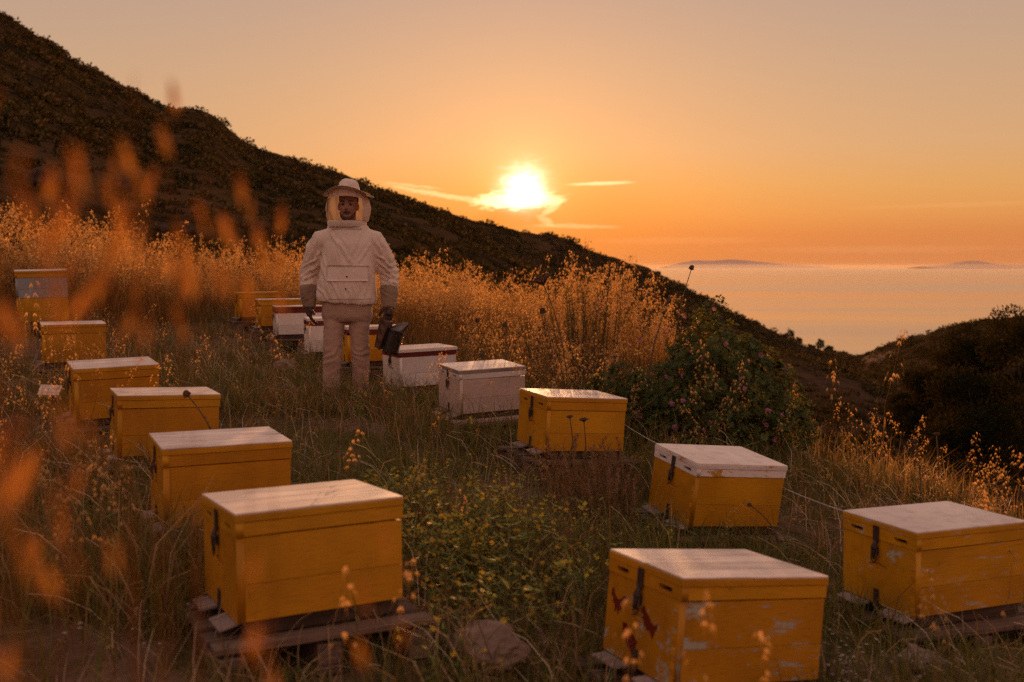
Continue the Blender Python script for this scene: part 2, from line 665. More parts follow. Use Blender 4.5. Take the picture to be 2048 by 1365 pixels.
# ------------------------------------------------------------------ where the hives stand (base corner x, y, z below the lens, yaw, tilts, sizes)
HIVES = dict(
    L1=(-0.79, 2.80, -1.03, 29.2, -3.6, 1.0, .514, .425, .318, .068), L2=(-1.39, 3.91, -1.05, 26.4, -0.2, 0.8, .510, .422, .323, .073),
    L3=(-2.07, 5.16, -1.00, 26.4, -0.9, 2.2, .517, .415, .323, .068), L4=(-2.77, 6.27, -0.98, 28.8, 2.3, -0.8, .511, .417, .329, .074),
    L5=(-4.01, 8.48, -0.83, 27.0, 0.6, -0.2, .506, .421, .328, .078), L6=(-5.36, 10.78, -0.61, 26.4, 1.8, -1.1, .512, .419, .555, .072),
    R1a=(0.46, 2.77, -1.21, 24.4, -2.8, 7.0, .538, .395, .318, .066), R1b=(1.48, 3.57, -1.29, 21.2, -1.7, 0.8, .536, .392, .317, .069),
    R2=(0.87, 4.82, -1.28, 22.3, 4.3, 5.8, .532, .399, .320, .065), R3=(0.19, 5.70, -1.07, 21.7, -0.1, 4.0, .511, .425, .317, .076),
    R4=(-0.37, 7.07, -1.06, 25.3, 1.5, -1.2, .518, .419, .317, .067), R5=(-0.94, 8.34, -1.02, 27.1, -0.8, -1.0, .519, .418, .318, .065),
    M5=(-1.51, 9.12, -0.88, 17.0, -1.2, -0.3, .515, .420, .320, .072), M4=(-2.05, 10.03, -0.87, 18.0, -0.2, -0.7, .500, .421, .340, .072),
    M3=(-2.61, 11.01, -0.76, 18.0, -0.8, -0.4, .518, .420, .312, .072), M2=(-2.99, 11.75, -0.71, 20.0, -0.5, 0.0, .525, .420, .316, .072),
    M1=(-3.46, 12.66, -0.65, 24.0, -0.7, -0.2, .517, .420, .314, .072))
STAND = dict(L1=.085, L2=.10, L3=.12, L4=.12, L5=.11, L6=.11, R1a=.11, R1b=.095, R2=.10, R3=.12, R4=.14, R5=.16, M5=.14, M4=.14, M3=.16, M2=.15, M1=.15)
HC = {}
for k, h in HIVES.items():
    yw = R(h[3])
    ux, vx = np.array([math.cos(yw), math.sin(yw)]), np.array([-math.sin(yw), math.cos(yw)])
    c = np.array(h[:2]) + ux * h[6] / 2 + vx * h[7] / 2
    zb = h[2] + CAM_Z - math.sin(R(h[5])) * h[6] / 2 + math.sin(R(h[4])) * h[7] / 2
    HC[k] = (c[0], c[1], zb)
_gp = np.array([[HC[k][0], HC[k][1], HC[k][2] - STAND[k]] for k in HC])
_A = np.c_[np.ones(len(_gp)), _gp[:, 0], _gp[:, 1]]
_pl, *_ = np.linalg.lstsq(_A, _gp[:, 2], rcond=None)
_res = _gp[:, 2] - _A @ _pl


def near_ground(x, y):
    x, y = np.asarray(x, float), np.asarray(y, float)
    z = _pl[0] + _pl[1] * np.clip(x, -9, 7) + _pl[2] * np.clip(y, 1.0, 17)
    num, den = 0.0, 0.55
    for (gx, gy, _), r_ in zip(_gp, _res):
        w = np.exp(-((x - gx) ** 2 + (y - gy) ** 2) / (2 * 0.62 ** 2))
        num = num + w * r_
        den = den + w
    z = z + num / den * 1.0
    return z


# ------------------------------------------------------------------ hills, from crest lines taken column by column
def tabf(xs, ys):
    xs, ys = np.array(xs, float), np.array(ys, float)
    return lambda p: np.interp(p, xs, ys)


t_re = tabf([-1500, 0, 700, 850, 1000, 1150, 1300, 1450, 1600, 2048, 3500], [15, 17, 17, 16, 15, 13.5, 11.5, 9.2, 7.4, 5.7, 5.6])
t_c1r = tabf([-1500, 0, 300, 420, 750, 850, 1000, 1150, 1300, 1450, 1590, 1660, 1780, 1900, 2048, 2400, 3500], [100, 110, 115, 125, 140, 120, 100, 80, 62, 52, 45, 42, 35, 27, 20, 17, 15])
t_c1p = tabf([-1500, -600, -200, 0, 60, 130, 170, 230, 290, 330, 352, 372, 420, 445, 465, 480, 520, 570, 610, 690, 750, 850, 920, 1000, 1060, 1150, 1300, 1450, 1590, 1660, 1720, 1780, 1840, 1900, 1950, 2000, 2048, 2400, 3500],
             [-300, -200, -80, 22, 55, 95, 125, 155, 190, 214, 222, 220, 228, 240, 262, 276, 300, 313, 325, 347, 372, 410, 450, 497, 535, 590, 670, 705, 718, 738, 765, 808, 852, 888, 912, 945, 985, 1150, 1400])
t_c2r = tabf([-1500, 0, 700, 850, 1000, 1300, 1500, 1690, 1715, 1780, 1900, 2048, 2400, 3500], [170, 170, 190, 195, 210, 240, 262, 300, 300, 200, 165, 150, 130, 120])
t_c2p = tabf([-1500, -600, 0, 300, 700, 760, 850, 930, 1000, 1030, 1100, 1130, 1180, 1250, 1310, 1380, 1440, 1500, 1560, 1600, 1640, 1700, 1714, 1740, 1780, 1850, 1900, 1950, 2048, 2400, 3500],
             [-100, -50, 120, 270, 370, 376, 403, 432, 455, 461, 469, 473, 497, 522, 546, 581, 613, 641, 667, 690, 700, 709, 713, 698, 683, 667, 655, 643, 632, 570, 500])
t_sag = tabf([0, 700, 1000, 1300, 1600, 2048, 3500], [0, 0.3, 1.2, 2.0, 1.6, 0.7, 0.5])
t_sg2 = tabf([0, 700, 850, 1200, 1350, 1500, 3500], [6, 6, 5, 5, 2, 2.5, 2.5])
SEA_Z = -92.0


def z_at_py(px, py, r):
    d = ray(px, py)
    return CAM_Z + r * d[2] / math.hypot(d[0], d[1])


front = np.radians(np.linspace(-46, 46, 560))
rear = np.radians(np.linspace(46, 314, 61))[1:-1]
AZ = np.concatenate([front, rear])
RR = np.concatenate([np.geomspace(0.5, 3, 14)[:-1], np.linspace(3, 18, 106)[:-1], np.geomspace(18, 330, 150)[:-1], np.geomspace(330, 1500, 16)])
ZZ = np.zeros((len(AZ), len(RR)))
for i, a in enumerate(AZ):
    aw = (a + math.pi) % (2 * math.pi) - math.pi
    pxc = 1024 + F_PX * CPT * math.tan(max(-1.15, min(1.15, aw)))
    if abs(aw) > 1.15:
        pxc = -1500.0 if aw < 0 else 3500.0
    re = float(t_re(pxc))
    x, y = RR * math.sin(a), RR * math.cos(a)
    zn = near_ground(x, y)
    ze = float(near_ground(re * math.sin(a), re * math.cos(a)))
    q = max(-1500, min(3500, pxc))
    r1, p1, r2, p2 = float(t_c1r(q)), float(t_c1p(q)), float(t_c2r(q)), float(t_c2p(q))
    qq = max(-700, min(2700, q))
    back = abs(aw) > 0.9
    z1, z2 = z_at_py(qq, p1, r1), z_at_py(qq, p2, r2)
    if back:                                      # out of sight: the slope simply runs on, up on the left and down on the right
        f = (abs(aw) - 0.9) / (math.pi - 0.9)
        z1 = z1 * (1 - f) + f * 4
        z2 = z2 * (1 - f) + f * 8
    v1r = re + 0.42 * (r1 - re)
    v1z = ze + 0.42 * (z1 - ze) - float(t_sag(q))
    v2r = r1 + 0.45 * (r2 - r1)
    v2z = z1 + 0.45 * (z2 - z1) - float(t_sg2(q))
    cr = [re, v1r, r1, v2r, r2, r2 * 1.5, max(900, r2 * 3), 1500]
    cz = [ze, v1z, z1, v2z, z2, z2 - 0.28 * r2, SEA_Z - 4, SEA_Z - 30]
    if cz[5] < SEA_Z:
        cz[5] = SEA_Z + 2
    zf = np.interp(RR, cr, cz)
    w = np.clip((RR - re) / 1.2, 0, 1)
    ZZ[i] = zn * (1 - w) + zf * w
k_ = np.array([1, 4, 8, 10, 8, 4, 1], float)
k_ /= k_.sum()
far_ = (RR > 22)
_s = ZZ[:560].copy()
for j_ in np.nonzero(far_)[0]:
    _s[3:-3, j_] = np.convolve(ZZ[:560, j_], k_, 'valid')
ZZ[:560] = _s
# soften the profile along r a little and add broken ground
XX, YY = RR[None, :] * np.sin(AZ)[:, None], RR[None, :] * np.cos(AZ)[:, None]
amp = np.clip((RR - 14) / 60, 0, 1)[None, :]
ZZ += 0.10 * (fbm(XX * 0.9, YY * 0.9, 0.0, 3) - 0.5) * np.clip((RR - 0.2) / 6, 0.2, 1)[None, :]
ZZ += 0.035 * (fbm(XX * 5, YY * 5, 3.0, 2) - 0.5) * (RR < 20)[None, :]
ZZ += amp * 1.5 * (fbm(XX * 0.12, YY * 0.12, 1.0, 4) - 0.5) + amp * 0.6 * (fbm(XX * 0.6, YY * 0.6, 5.0, 3) - 0.5)


def ground(x, y):
    """height of the terrain sheet"""
    x, y = np.atleast_1d(np.asarray(x, float)), np.atleast_1d(np.asarray(y, float))
    r = np.hypot(x, y)
    a = np.arctan2(x, y)
    ia = np.clip(np.interp(a, front, np.arange(len(front))), 0, len(front) - 1.001)
    ir = np.clip(np.interp(r, RR, np.arange(len(RR))), 0, len(RR) - 1.001)
    i0, j0 = ia.astype(int), ir.astype(int)
    fa, fr = ia - i0, ir - j0
    return ((1 - fa) * (1 - fr) * ZZ[i0, j0] + fa * (1 - fr) * ZZ[i0 + 1, j0] + (1 - fa) * fr * ZZ[i0, j0 + 1] + fa * fr * ZZ[i0 + 1, j0 + 1])


def gz(x, y):
    return float(ground(x, y)[0])


def ground_material():
    m, t, out = new_mat('dry_soil_and_turf')
    tc = t.node('ShaderNodeTexCoord')
    v = tc.outputs['Object']
    at_ = t.node('ShaderNodeAttribute', attribute_name='tint')   # r: bare earth, g: hillside
    sp = t.node('ShaderNodeSeparateColor')
    t.l.new(at_.outputs['Color'], sp.inputs[0])
    n = t.noise(v, 1.4, 6, 0.6)
    n2 = t.noise(v, 9.0, 6, 0.65)
    n3 = t.noise(v, 60.0, 4, 0.6)
    soil = t.mix(t.smooth(n2, 0.3, 0.7), (0.13, 0.072, 0.046, 1), (0.23, 0.135, 0.090, 1))
    turf = t.mix(t.smooth(n2, 0.35, 0.65), (0.060, 0.052, 0.018, 1), (0.13, 0.088, 0.035, 1))
    near = t.mix(t.smooth(n, 0.42, 0.60), turf, soil)
    h1 = t.noise(v, 0.085, 5, 0.62)
    h2 = t.noise(v, 0.5, 6, 0.66)
    hill = t.mix(t.smooth(h2, 0.40, 0.62), (0.024, 0.017, 0.008, 1), (0.075, 0.040, 0.018, 1))
    hill = t.mix(t.smooth(h1, 0.46, 0.64), hill, (0.085, 0.048, 0.022, 1))
    hill = t.mix(t.m('MULTIPLY', t.smooth(t.noise(v, 2.2, 5, 0.7), 0.52, 0.68), 0.75), hill, (0.018, 0.017, 0.009, 1))
    c = t.mix(sp.outputs[1], near, hill)
    earth = t.mix(t.smooth(t.noise(v, 1.2, 6, 0.7), 0.35, 0.7), (0.085, 0.048, 0.030, 1), (0.040, 0.024, 0.014, 1))
    c = t.mix(sp.outputs[0], c, earth)
    hh = t.m('ADD', n2, t.m('MULTIPLY', n3, 0.5))
    principled(t, out, c, 0.95, t.bump(hh, t.m('SUBTRACT', 0.8, t.m('MULTIPLY', sp.outputs[1], 0.74)), 0.03), spec=0.0)
    return m


nA, nR = ZZ.shape
V = np.stack([XX, YY, ZZ], -1).reshape(-1, 3)
ii, jj = np.meshgrid(np.arange(nA), np.arange(nR - 1), indexing='ij')
i2 = (ii + 1) % nA
Q = np.stack([ii * nR + jj, ii * nR + jj + 1, i2 * nR + jj + 1, i2 * nR + jj], -1).reshape(-1, 4)[:, ::-1]
# bare earth on the inner face and crown of the track bank on the right
pxg = px_of(XX, np.where(YY > 0.1, YY, 0.1))
bank_r = t_c1r(np.clip(pxg, -1500, 3500))
rrg = np.broadcast_to(RR[None, :], XX.shape)
earth_m = np.clip((pxg - 1560) / 60, 0, 1) * np.clip((rrg - bank_r * 0.72) / (bank_r * 0.1), 0, 1) * np.clip((bank_r * 1.03 - rrg) / (bank_r * 0.02), 0, 1) * (YY > 0)
hill_m = np.clip((rrg - (t_re(np.clip(pxg, -1500, 3500)) + 1)) / 4, 0, 1)
ctint = np.stack([earth_m, hill_m, 0 * earth_m], -1).reshape(-1, 3)
centre = len(V)
V = np.vstack([V, [[0, 0, ZZ[:, 0].mean()]]])
ctint = np.vstack([ctint, [[0, 0, 0]]])
gm = mesh_np('terrain', V, Q, ground_material(), ctint, True)
terrain = obj('terrain', gm)
tag(terrain, 'dry grassy terrace running up into a dark scrubby hillside', 'terrain', kind='structure')
# close the small hole right under the lens
fan = [[centre, i * nR, ((i + 1) % nA) * nR] for i in range(nA)]
bmx = bmesh.new()
bmx.from_mesh(gm)
bmx.verts.ensure_lookup_table()
for f in fan:
    bmx.faces.new([bmx.verts[k] for k in f])
bmx.to_mesh(gm)
bmx.free()

# ------------------------------------------------------------------ sea
def sea_material():
    m, t, out = new_mat('calm_sea_water')
    tc = t.node('ShaderNodeTexCoord')
    v = tc.outputs['Object']
    w1 = t.noise(t.vm('MULTIPLY', v, (0.35, 1.0, 1.0)), 0.05, 6, 0.62)
    band = t.noise(t.vm('MULTIPLY', v, (0.00022, 0.0011, 1)), 1.0, 5, 0.62, 1.2)
    w2 = t.noise(t.vm('MULTIPLY', v, (0.3, 1.0, 1.0)), 0.006, 4, 0.6)
    h = t.m('ADD', w1, t.m('MULTIPLY', w2, 3.0))
    bs = t.smooth(band, 0.34, 0.66)
    nm = t.node('ShaderNodeBump')
    t.l.new(h, nm.inputs['Height'])
    t.l.new(t.m('ADD', t.m('MULTIPLY', bs, 0.10), 0.06), nm.inputs['Strength'])
    nm.inputs['Distance'].default_value = 1.0
    b = principled(t, out, (0.44, 0.37, 0.33, 1), t.m('ADD', 0.11, t.m('MULTIPLY', bs, 0.10)), nm.outputs[0], spec=1.0)
    b.inputs['IOR'].default_value = 1.6
    return m


xs = np.linspace(-60000, 60000, 41)
ys = np.concatenate([np.linspace(-1500, 3000, 12)[:-1], np.geomspace(3000, 62000, 26)])
gx, gy = np.meshgrid(xs, ys, indexing='ij')
V = np.stack([gx, gy, np.full_like(gx, SEA_Z)], -1).reshape(-1, 3)
ii, jj = np.meshgrid(np.arange(len(xs) - 1), np.arange(len(ys) - 1), indexing='ij')
n_ = len(ys)
Q = np.stack([ii * n_ + jj, (ii + 1) * n_ + jj, (ii + 1) * n_ + jj + 1, ii * n_ + jj + 1], -1).reshape(-1, 4)
sea = obj('sea', mesh_np('sea', V, Q, sea_material()))
tag(sea, 'calm evening sea reaching to the horizon', 'sea', kind='structure')


MAT['hazed_rock'] = plain('hazed_island_rock', (0.60, 0.40, 0.31, 1), 0.95, 0, 0.1, 0.001, 0.0)  # rock colour paled so the islands look faded by distance haze


def island(label, prof, y, depth):
    """far island: ridge profile in photo pixels, given real depth"""
    prof = np.array(prof, float)
    px_ = np.linspace(prof[0, 0], prof[-1, 0], 60)
    py_ = np.interp(px_, prof[:, 0], prof[:, 1]) + 0.8 * (fbm(px_ * 0.04, 0 * px_, 2.0, 3) - 0.5)
    V, Q = [], []
    nd = 9
    for i in range(60):
        c = at(px_[i], py_[i], y)
        h = max(2.0, c[2] - SEA_Z)
        for k in range(nd):
            f = k / (nd - 1) * 2 - 1
            V.append([c[0], y + f * depth, SEA_Z - 3 + h * (1 - abs(f) ** 1.4)])
    for i in range(59):
        for k in range(nd - 1):
            a = i * nd + k
            Q.append([a, a + nd, a + nd + 1, a + 1])
    me = mesh_np('island', V, Q, MAT['hazed_rock'], None, True)
    o = obj('island', me)
    tag(o, label, 'island', kind='structure')
    return o


island('hazy domed island on the horizon at the right', [(1840, 533), (1890, 530), (1915, 525), (1935, 522.5), (1955, 522), (1975, 525), (1995, 529), (2048, 530), (2130, 534)], 40000, 1500)
island('long faint headland on the horizon beyond the seed head', [(1330, 533), (1360, 526), (1390, 521), (1425, 522), (1460, 519), (1490, 521), (1530, 525), (1580, 530), (1640, 533)], 57000, 2200)

# ------------------------------------------------------------------ dirt track on the far slope
def strip(name, pts, width, mat, lift=0.05):
    pts = np.array(pts, float)
    t_ = np.linspace(0, len(pts) - 1, 60)
    cx, cy = np.interp(t_, np.arange(len(pts)), pts[:, 0]), np.interp(t_, np.arange(len(pts)), pts[:, 1])
    V, Q = [], []
    for i in range(60):
        a, b = max(i - 1, 0), min(i + 1, 59)
        d = np.array([cx[b] - cx[a], cy[b] - cy[a]])
        d /= np.linalg.norm(d) + 1e-9
        nrm = np.array([-d[1], d[0]])
        for k in range(5):
            f = k / 4 - 0.5
            x, y = cx[i] + nrm[0] * f * width, cy[i] + nrm[1] * f * width
            V.append([x, y, gz(x, y) + lift])
    for i in range(59):
        for k in range(4):
            a = i * 5 + k
            Q.append([a, a + 1, a + 6, a + 5])
    return obj(name, mesh_np(name, V, Q, mat, None, True))


def col_xy(px, r):
    d = ray(px, 600)
    n = math.hypot(d[0], d[1])
    return d[0] / n * r, d[1] / n * r


MAT['earth'] = plain('bare_track_earth', (0.17, 0.105, 0.07, 1), 0.95, 0, 0.3, 1.5, 0.4)
trk = strip('dirt_track', [col_xy(1738, 228), col_xy(1735, 205), col_xy(1742, 185), col_xy(1756, 165), col_xy(1775, 150)], 2.2, MAT['earth'], 0.2)
tag(trk, 'pale dirt track curving round the far slope', 'track', kind='structure')

# ------------------------------------------------------------------ air between here and the horizon
hz = bpy.data.materials.new('thin_sea_haze')
hz.use_nodes = True
ht = NT(hz.node_tree)
ht.n.clear()
hv = ht.node('ShaderNodeVolumePrincipled')
hv.inputs['Color'].default_value = (0.95, 0.78, 0.66, 1)
hv.inputs['Density'].default_value = 1.1e-5
hv.inputs['Anisotropy'].default_value = 0.30
ho = ht.node('ShaderNodeOutputMaterial')
ht.l.new(hv.outputs[0], ho.inputs['Volume'])
bm = bmesh.new()
bmesh.ops.create_cube(bm, size=1.0)
ZT = float(ZZ.max()) + 12
bmesh.ops.scale(bm, vec=(122000, 66000, ZT - (SEA_Z - 60)), verts=bm.verts)
bmesh.ops.translate(bm, vec=(0, 31000, (ZT + SEA_Z - 60) / 2), verts=bm.verts)
haze = obj('haze', bm_mesh('haze', bm, hz))
tag(haze, 'thin warm haze over land and sea', 'haze', kind='stuff')
# ------------------------------------------------------------------ hives
def slot(cx, cy, w, h, n=6):
    r = h / 2
    pts = []
    for s, x0 in ((1, cx + w / 2 - r), (-1, cx - w / 2 + r)):
        for k in range(n + 1):
            a = -math.pi / 2 + math.pi * k / n
            pts.append((x0 + s * r * math.cos(a), cy + s * r * math.sin(a)))
    return pts


def rect(x0, x1, y0, y1):
    return [(x0, y0), (x1, y0), (x1, y1), (x0, y1)]


def oval(cx, cy, a, b, n=18, flat=1.0):
    return [(cx + a * math.cos(2 * math.pi * k / n), cy + b * math.sin(2 * math.pi * k / n) * (flat if math.sin(2 * math.pi * k / n) < 0 else 1)) for k in range(n)]


def bowl_mesh(name, a, b, depth, mat):
    """scooped hand grip, hollow towards +z of its own frame"""
    V, F = [], []
    n = 18
    for i, (s, z) in enumerate(((1.06, 0.0), (0.9, -0.35), (0.62, -0.8), (0.3, -1.0))):
        for k in range(n):
            t = 2 * math.pi * k / n
            V.append((a * s * math.cos(t), b * s * math.sin(t) + (1 - s) * b * 0.35, z * depth))
    for i in range(3):
        for k in range(n):
            p, q = i * n + k, i * n + (k + 1) % n
            F.append([p, q, q + n, p + n])
    F.append([3 * n + k for k in range(n)])
    return pydata(name, V, F, mat, True)


FACE = Matrix(((0, 0, -1), (-1, 0, 0), (0, 1, 0))).to_euler()      # plate lying in XY -> standing on the entrance face, seen from outside


def build_hive(key, spec):
    x0, y0, zc, yaw, ti, ro, L, W, H, lid = HIVES[key]
    Rm = Euler((R(ti), R(ro), R(yaw)), 'XYZ').to_matrix()
    base = Vector((x0, y0, zc + CAM_Z)) + Rm @ Vector((L / 2, W / 2, 0))
    root = empty('beehive', base, (R(ti), R(ro), R(yaw)))
    tag(root, spec['label'], 'beehive', 'beehives standing in two rows on the terrace')
    body, rim, cap = MAT[spec.get('body', 'yellow')], MAT[spec.get('rim', spec.get('body', 'yellow'))], MAT[spec.get('cap', spec.get('rim', spec.get('body', 'yellow')))]
    TH = 0.022
    tiers = spec.get('tiers') or [(0.0, H - lid, body)]
    for zi, (z0, z1, bmat) in enumerate(tiers):
        hh = z1 - z0 - 0.003
        zc_ = (z0 + z1) / 2
        core = obj('hive_body' if zi == 0 else 'honey_super', box_mesh('body_core', L - 2 * TH + 0.006, W - 2 * TH + 0.006, hh - 0.002, MAT['void'], 0), root, (0, 0, zc_))
        # entrance wall: one board with a scooped grip
        gy = 0.02
        pl = flat_mesh('front_board', [rect(-W / 2, W / 2, -hh / 2, hh / 2), oval(0, gy, 0.052, 0.015, 18, 0.75)], TH, bmat, 0.0012)
        obj('front_board', pl, core, (-L / 2 + TH / 2, 0, 0), FACE)
        obj('hand_grip', bowl_mesh('hand_grip', 0.052, 0.015, 0.014, bmat), core, (-L / 2 + 0.0035, 0, gy), FACE)
        # the other walls: two boards each, meeting in an open joint
        cut = 0.56 * hh
        for (sx, sy, px_, py_) in ((L - TH - 0.001, TH, TH / 2, -W / 2 + TH / 2), (L - TH - 0.001, TH, TH / 2, W / 2 - TH / 2)):
            for (bz, bh) in ((-hh / 2 + (hh - cut) / 2, hh - cut - 0.0012), (hh / 2 - cut / 2, cut - 0.0012)):
                obj('side_board', box_mesh('side_board', sx, sy, bh, bmat, 0.0012), core, (px_, py_, bz))
        obj('back_board', box_mesh('back_board', TH, W - 2 * TH - 0.002, hh, bmat, 0.0012), core, (L / 2 - TH / 2, 0, 0))
        if spec.get('joints'):
            nj = 6
            for j in range(nj):
                zz = -hh / 2 + (j + 0.5) * hh / nj
                obj('joint_end', box_mesh('joint_end', 0.004, TH * 0.9, hh / nj * 0.52, bmat, 0.0008), core, (-L / 2 - 0.0008, -W / 2 + TH / 2 + 0.0006, zz))
    # lid: a rim with two ventilation slots, a cap and its top
    zr0, capt = H - lid, 0.026
    rh = lid - capt
    lo = empty('lid', (0, 0, zr0), (0, 0, 0))
    lo.parent = root
    lo.rotation_euler = (R(random.uniform(-.25, .25)), R(random.uniform(-.25, .25)), R(random.uniform(-.8, .8)))
    ov = 0.003
    inner = obj('lid_inside', box_mesh('lid_inside', L - 0.05, W - 0.05, rh - 0.004, MAT['void'], 0), lo, (0, 0, rh / 2))
    Wl, Ll = W + 2 * ov, L + 2 * ov
    sl = spec.get('slot_w', 0.072)
    fr = flat_mesh('rim_front', [rect(-Wl / 2, Wl / 2, -rh / 2 + 0.0015, rh / 2), slot(-0.118, 0.0, sl, 0.0165), slot(0.118, 0.0, sl, 0.0165)], TH, rim, 0.0012)
    obj('lid_rim', fr, lo, (-Ll / 2 + TH / 2, 0, rh / 2), FACE)
    for s in (-1, 1):
        obj('lid_rim', box_mesh('rim_side', Ll - TH, TH, rh - 0.0015, rim, 0.0014), lo, (TH / 2, s * (Wl / 2 - TH / 2), rh / 2 + 0.0008))
    obj('lid_rim', box_mesh('rim_back', TH, Wl - 2 * TH, rh - 0.0015, rim, 0.0014), lo, (Ll / 2 - TH / 2, 0, rh / 2 + 0.0008))
    Lc, Wc = L + 2 * spec.get('over', 0.006), W + 2 * spec.get('over', 0.006)
    cp = obj('lid_cap', box_mesh('lid_cap', Lc, Wc, capt - 0.004, cap, 0.002), lo, (0, 0, rh + capt / 2 - 0.001))
    tm = MAT[spec.get('top', 'top')]
    nb = spec.get('boards', 4)
    bw = (Wc - 0.003) / nb
    for b in range(nb):
        me = box_mesh('top_board', Lc - 0.003, bw - (0.0012 if nb > 1 else 0), 0.006, tm, 0.0012, key + str(b))
        obj('top_board', me, cp, (0, -Wc / 2 + 0.0015 + (b + 0.5) * bw, capt / 2 + 0.0018 + (random.uniform(-0.0006, 0.0008) if nb > 1 else 0)), (R(random.uniform(-.25, .25)), 0, 0))
    # ironwork on the entrance side
    fx = -L / 2 - 0.004
    lt = obj('latch_plate', box_mesh('latch_plate', 0.004, 0.030, 0.060, MAT['rust'], 0.001), root, (fx - ov - 0.002, 0.006, zr0 + rh * 0.55))
    s = Soup()
    s.tube([(0, 0, -0.028), (-0.006, 0, -0.045), (-0.010, 0, -0.075), (-0.006, 0.002, -0.098)], [0.010, 0.012, 0.009, 0.006], 6, 0.6)
    s.ball((-0.006, 0, -0.055), (0.010, 0.017, 0.014), 8, 5)
    s.tube([(-0.006, -0.014, -0.060), (-0.008, -0.014, -0.10), (-0.008, 0.0, -0.112), (-0.008, 0.014, -0.10), (-0.006, 0.014, -0.060)], 0.0026, 5)
    obj('latch_hook', s.mesh('latch_hook', MAT['rust']), lt)
    obj('latch_catch', box_mesh('latch_catch', 0.008, 0.020, 0.030, MAT['rust'], 0.002), root, (fx, 0.006, zr0 - 0.045))
    obj('lower_strap', box_mesh('lower_strap', 0.004, 0.026, 0.074, MAT['rust'], 0.001), root, (fx - 0.0005, 0.004, 0.020))
    # floor with two flaps for the bees
    fm = MAT[spec.get('floor', 'darkwood')]
    obj('floor_board', box_mesh('floor_board', L - 0.03, W - 0.03, 0.042, fm, 0.002), root, (0.004, 0, -0.023))
    for s_ in (-1, 1):
        fl = obj('landing_flap', box_mesh('landing_flap', 0.062, 0.135, 0.010, MAT['greywood'], 0.0015), root, (-L / 2 - 0.018, s_ * 0.118, -0.012))
        fl.rotation_euler = (0, R(random.uniform(-14, -4)), R(random.uniform(-3, 3)))
    if spec.get('plinth'):
        obj('base_board', box_mesh('base_board', L + 0.07, W + 0.07, 0.024, body, 0.002), root, (-0.012, 0, -0.056))
    return root, base, Rm, L, W


def build_pallet(key, base, Rm, L, W, label):
    zt = -0.046 if key != 'R4' else -0.069
    c = base + Rm @ Vector((0, 0, zt))
    g = min(gz(c.x + dx, c.y + dy) for dx in (-.25, .25) for dy in (-.2, .2))
    h = max(0.085, c.z - g + 0.03)
    root = empty('wooden_pallet', c - Vector((0, 0, h)), (0, 0, R(HIVES[key][3] + random.uniform(-3, 3))))
    tag(root, label, 'pallet', 'wooden pallets under the beehives')
    PL, PW = L + 0.16, W + 0.16
    tilt = (R(HIVES[key][4]), R(HIVES[key][5]), 0)
    Rt = Euler(tilt, 'XYZ').to_matrix()

    def put(nm, me, p, jit=0.0):
        q = Rt @ Vector((p[0], p[1], p[2] - h)) + Vector((0, 0, h))
        obj(nm, me, root, q, (tilt[0], tilt[1], R(random.uniform(-jit, jit))))
    n = 5
    for i in range(n):
        y = -PW / 2 + 0.045 + i * (PW - 0.09) / (n - 1)
        put('slat', box_mesh('slat', PL * random.choice((1.0, 1.03, 0.98)), 0.086, 0.018, MAT['pallet'], 0.002, i), (random.uniform(-.015, .015), y, h - 0.010), 1.5)
    for i in range(3):
        x = -PL / 2 + 0.05 + i * (PL - 0.10) / 2
        put('bearer', box_mesh('bearer', 0.075, PW, max(0.03, h - 0.056), MAT['pallet'], 0.003, i), (x, 0, (h - 0.02) / 2 + 0.008))
    for i in (0, 1, 2):
        y = -PW / 2 + 0.06 + i * (PW - 0.12) / 2
        put('bottom_slat', box_mesh('bottom_slat', PL, 0.080, 0.016, MAT['pallet'], 0.002, i), (0, y, 0.006))
    return root


SPEC = dict(
    L1=dict(label='large yellow hive with striped pale top, nearest in the left row', boards=4),
    L2=dict(label='yellow hive second from the front in the left row, top of bleached planks', boards=5),
    L3=dict(label='yellow hive third in the left row with a dry seed head in front', boards=4),
    L4=dict(label='yellow hive fourth in the left row beside a small white board', boards=4),
    L5=dict(label='plain yellow hive fifth in the left row, just before the tall hive', boards=3),
    L6=dict(label='tall yellow hive with a grey upper box, farthest in the left row', rim='yellow', top='top', boards=3, tiers=[(0.0, .260, MAT['yellow']), (.260, .483, MAT['greyblue'])]),
    R1a=dict(label='flaking yellow hive with red painted marks at the bottom edge', body='yellow_worn', rim='yellow', cap='yellow', boards=4, joints=True),
    R1b=dict(label='scuffed yellow hive with smooth grey lid at the right edge', body='yellow_some', rim='yellow_some', cap='yellow_some', top='sheet', boards=1, joints=True),
    R2=dict(label='yellow hive with flaking white lid below the flowering bush', body='yellow', rim='white_worn', cap='white_worn', top='sheet', boards=1, joints=True),
    R3=dict(label='yellow hive with white top left of the flowering bush', boards=3, top='top'),
    R4=dict(label='pinkish white hive on a pale base board next to the brown grass', body='pinkwhite', rim='white', cap='greywood', top='sheet', boards=2, plinth=True),
    R5=dict(label='white hive with dark red lid band under the smoker', body='white', rim='red', cap='white', boards=1, top='sheet', floor='red', over=0.012),
    M5=dict(label='yellow hive with red lid band behind the beekeeper\'s legs', body='yellow', rim='red', cap='white', boards=1, top='sheet'),
    M4=dict(label='white hive with red lid band directly beside the beekeeper\'s leg', body='white', rim='red', cap='white', boards=1, top='sheet'),
    M3=dict(label='white hive with dark red lid left of the beekeeper\'s gloved hand', body='white', rim='red', cap='red', boards=1, top='sheet'),
    M2=dict(label='yellow hive with white top between the farthest hive and the white one', boards=1, top='sheet'),
    M1=dict(label='yellow hive at the far end of the middle row, left of the beekeeper', cap='yellow', boards=1, top='yellow'))
ROOTS = {}
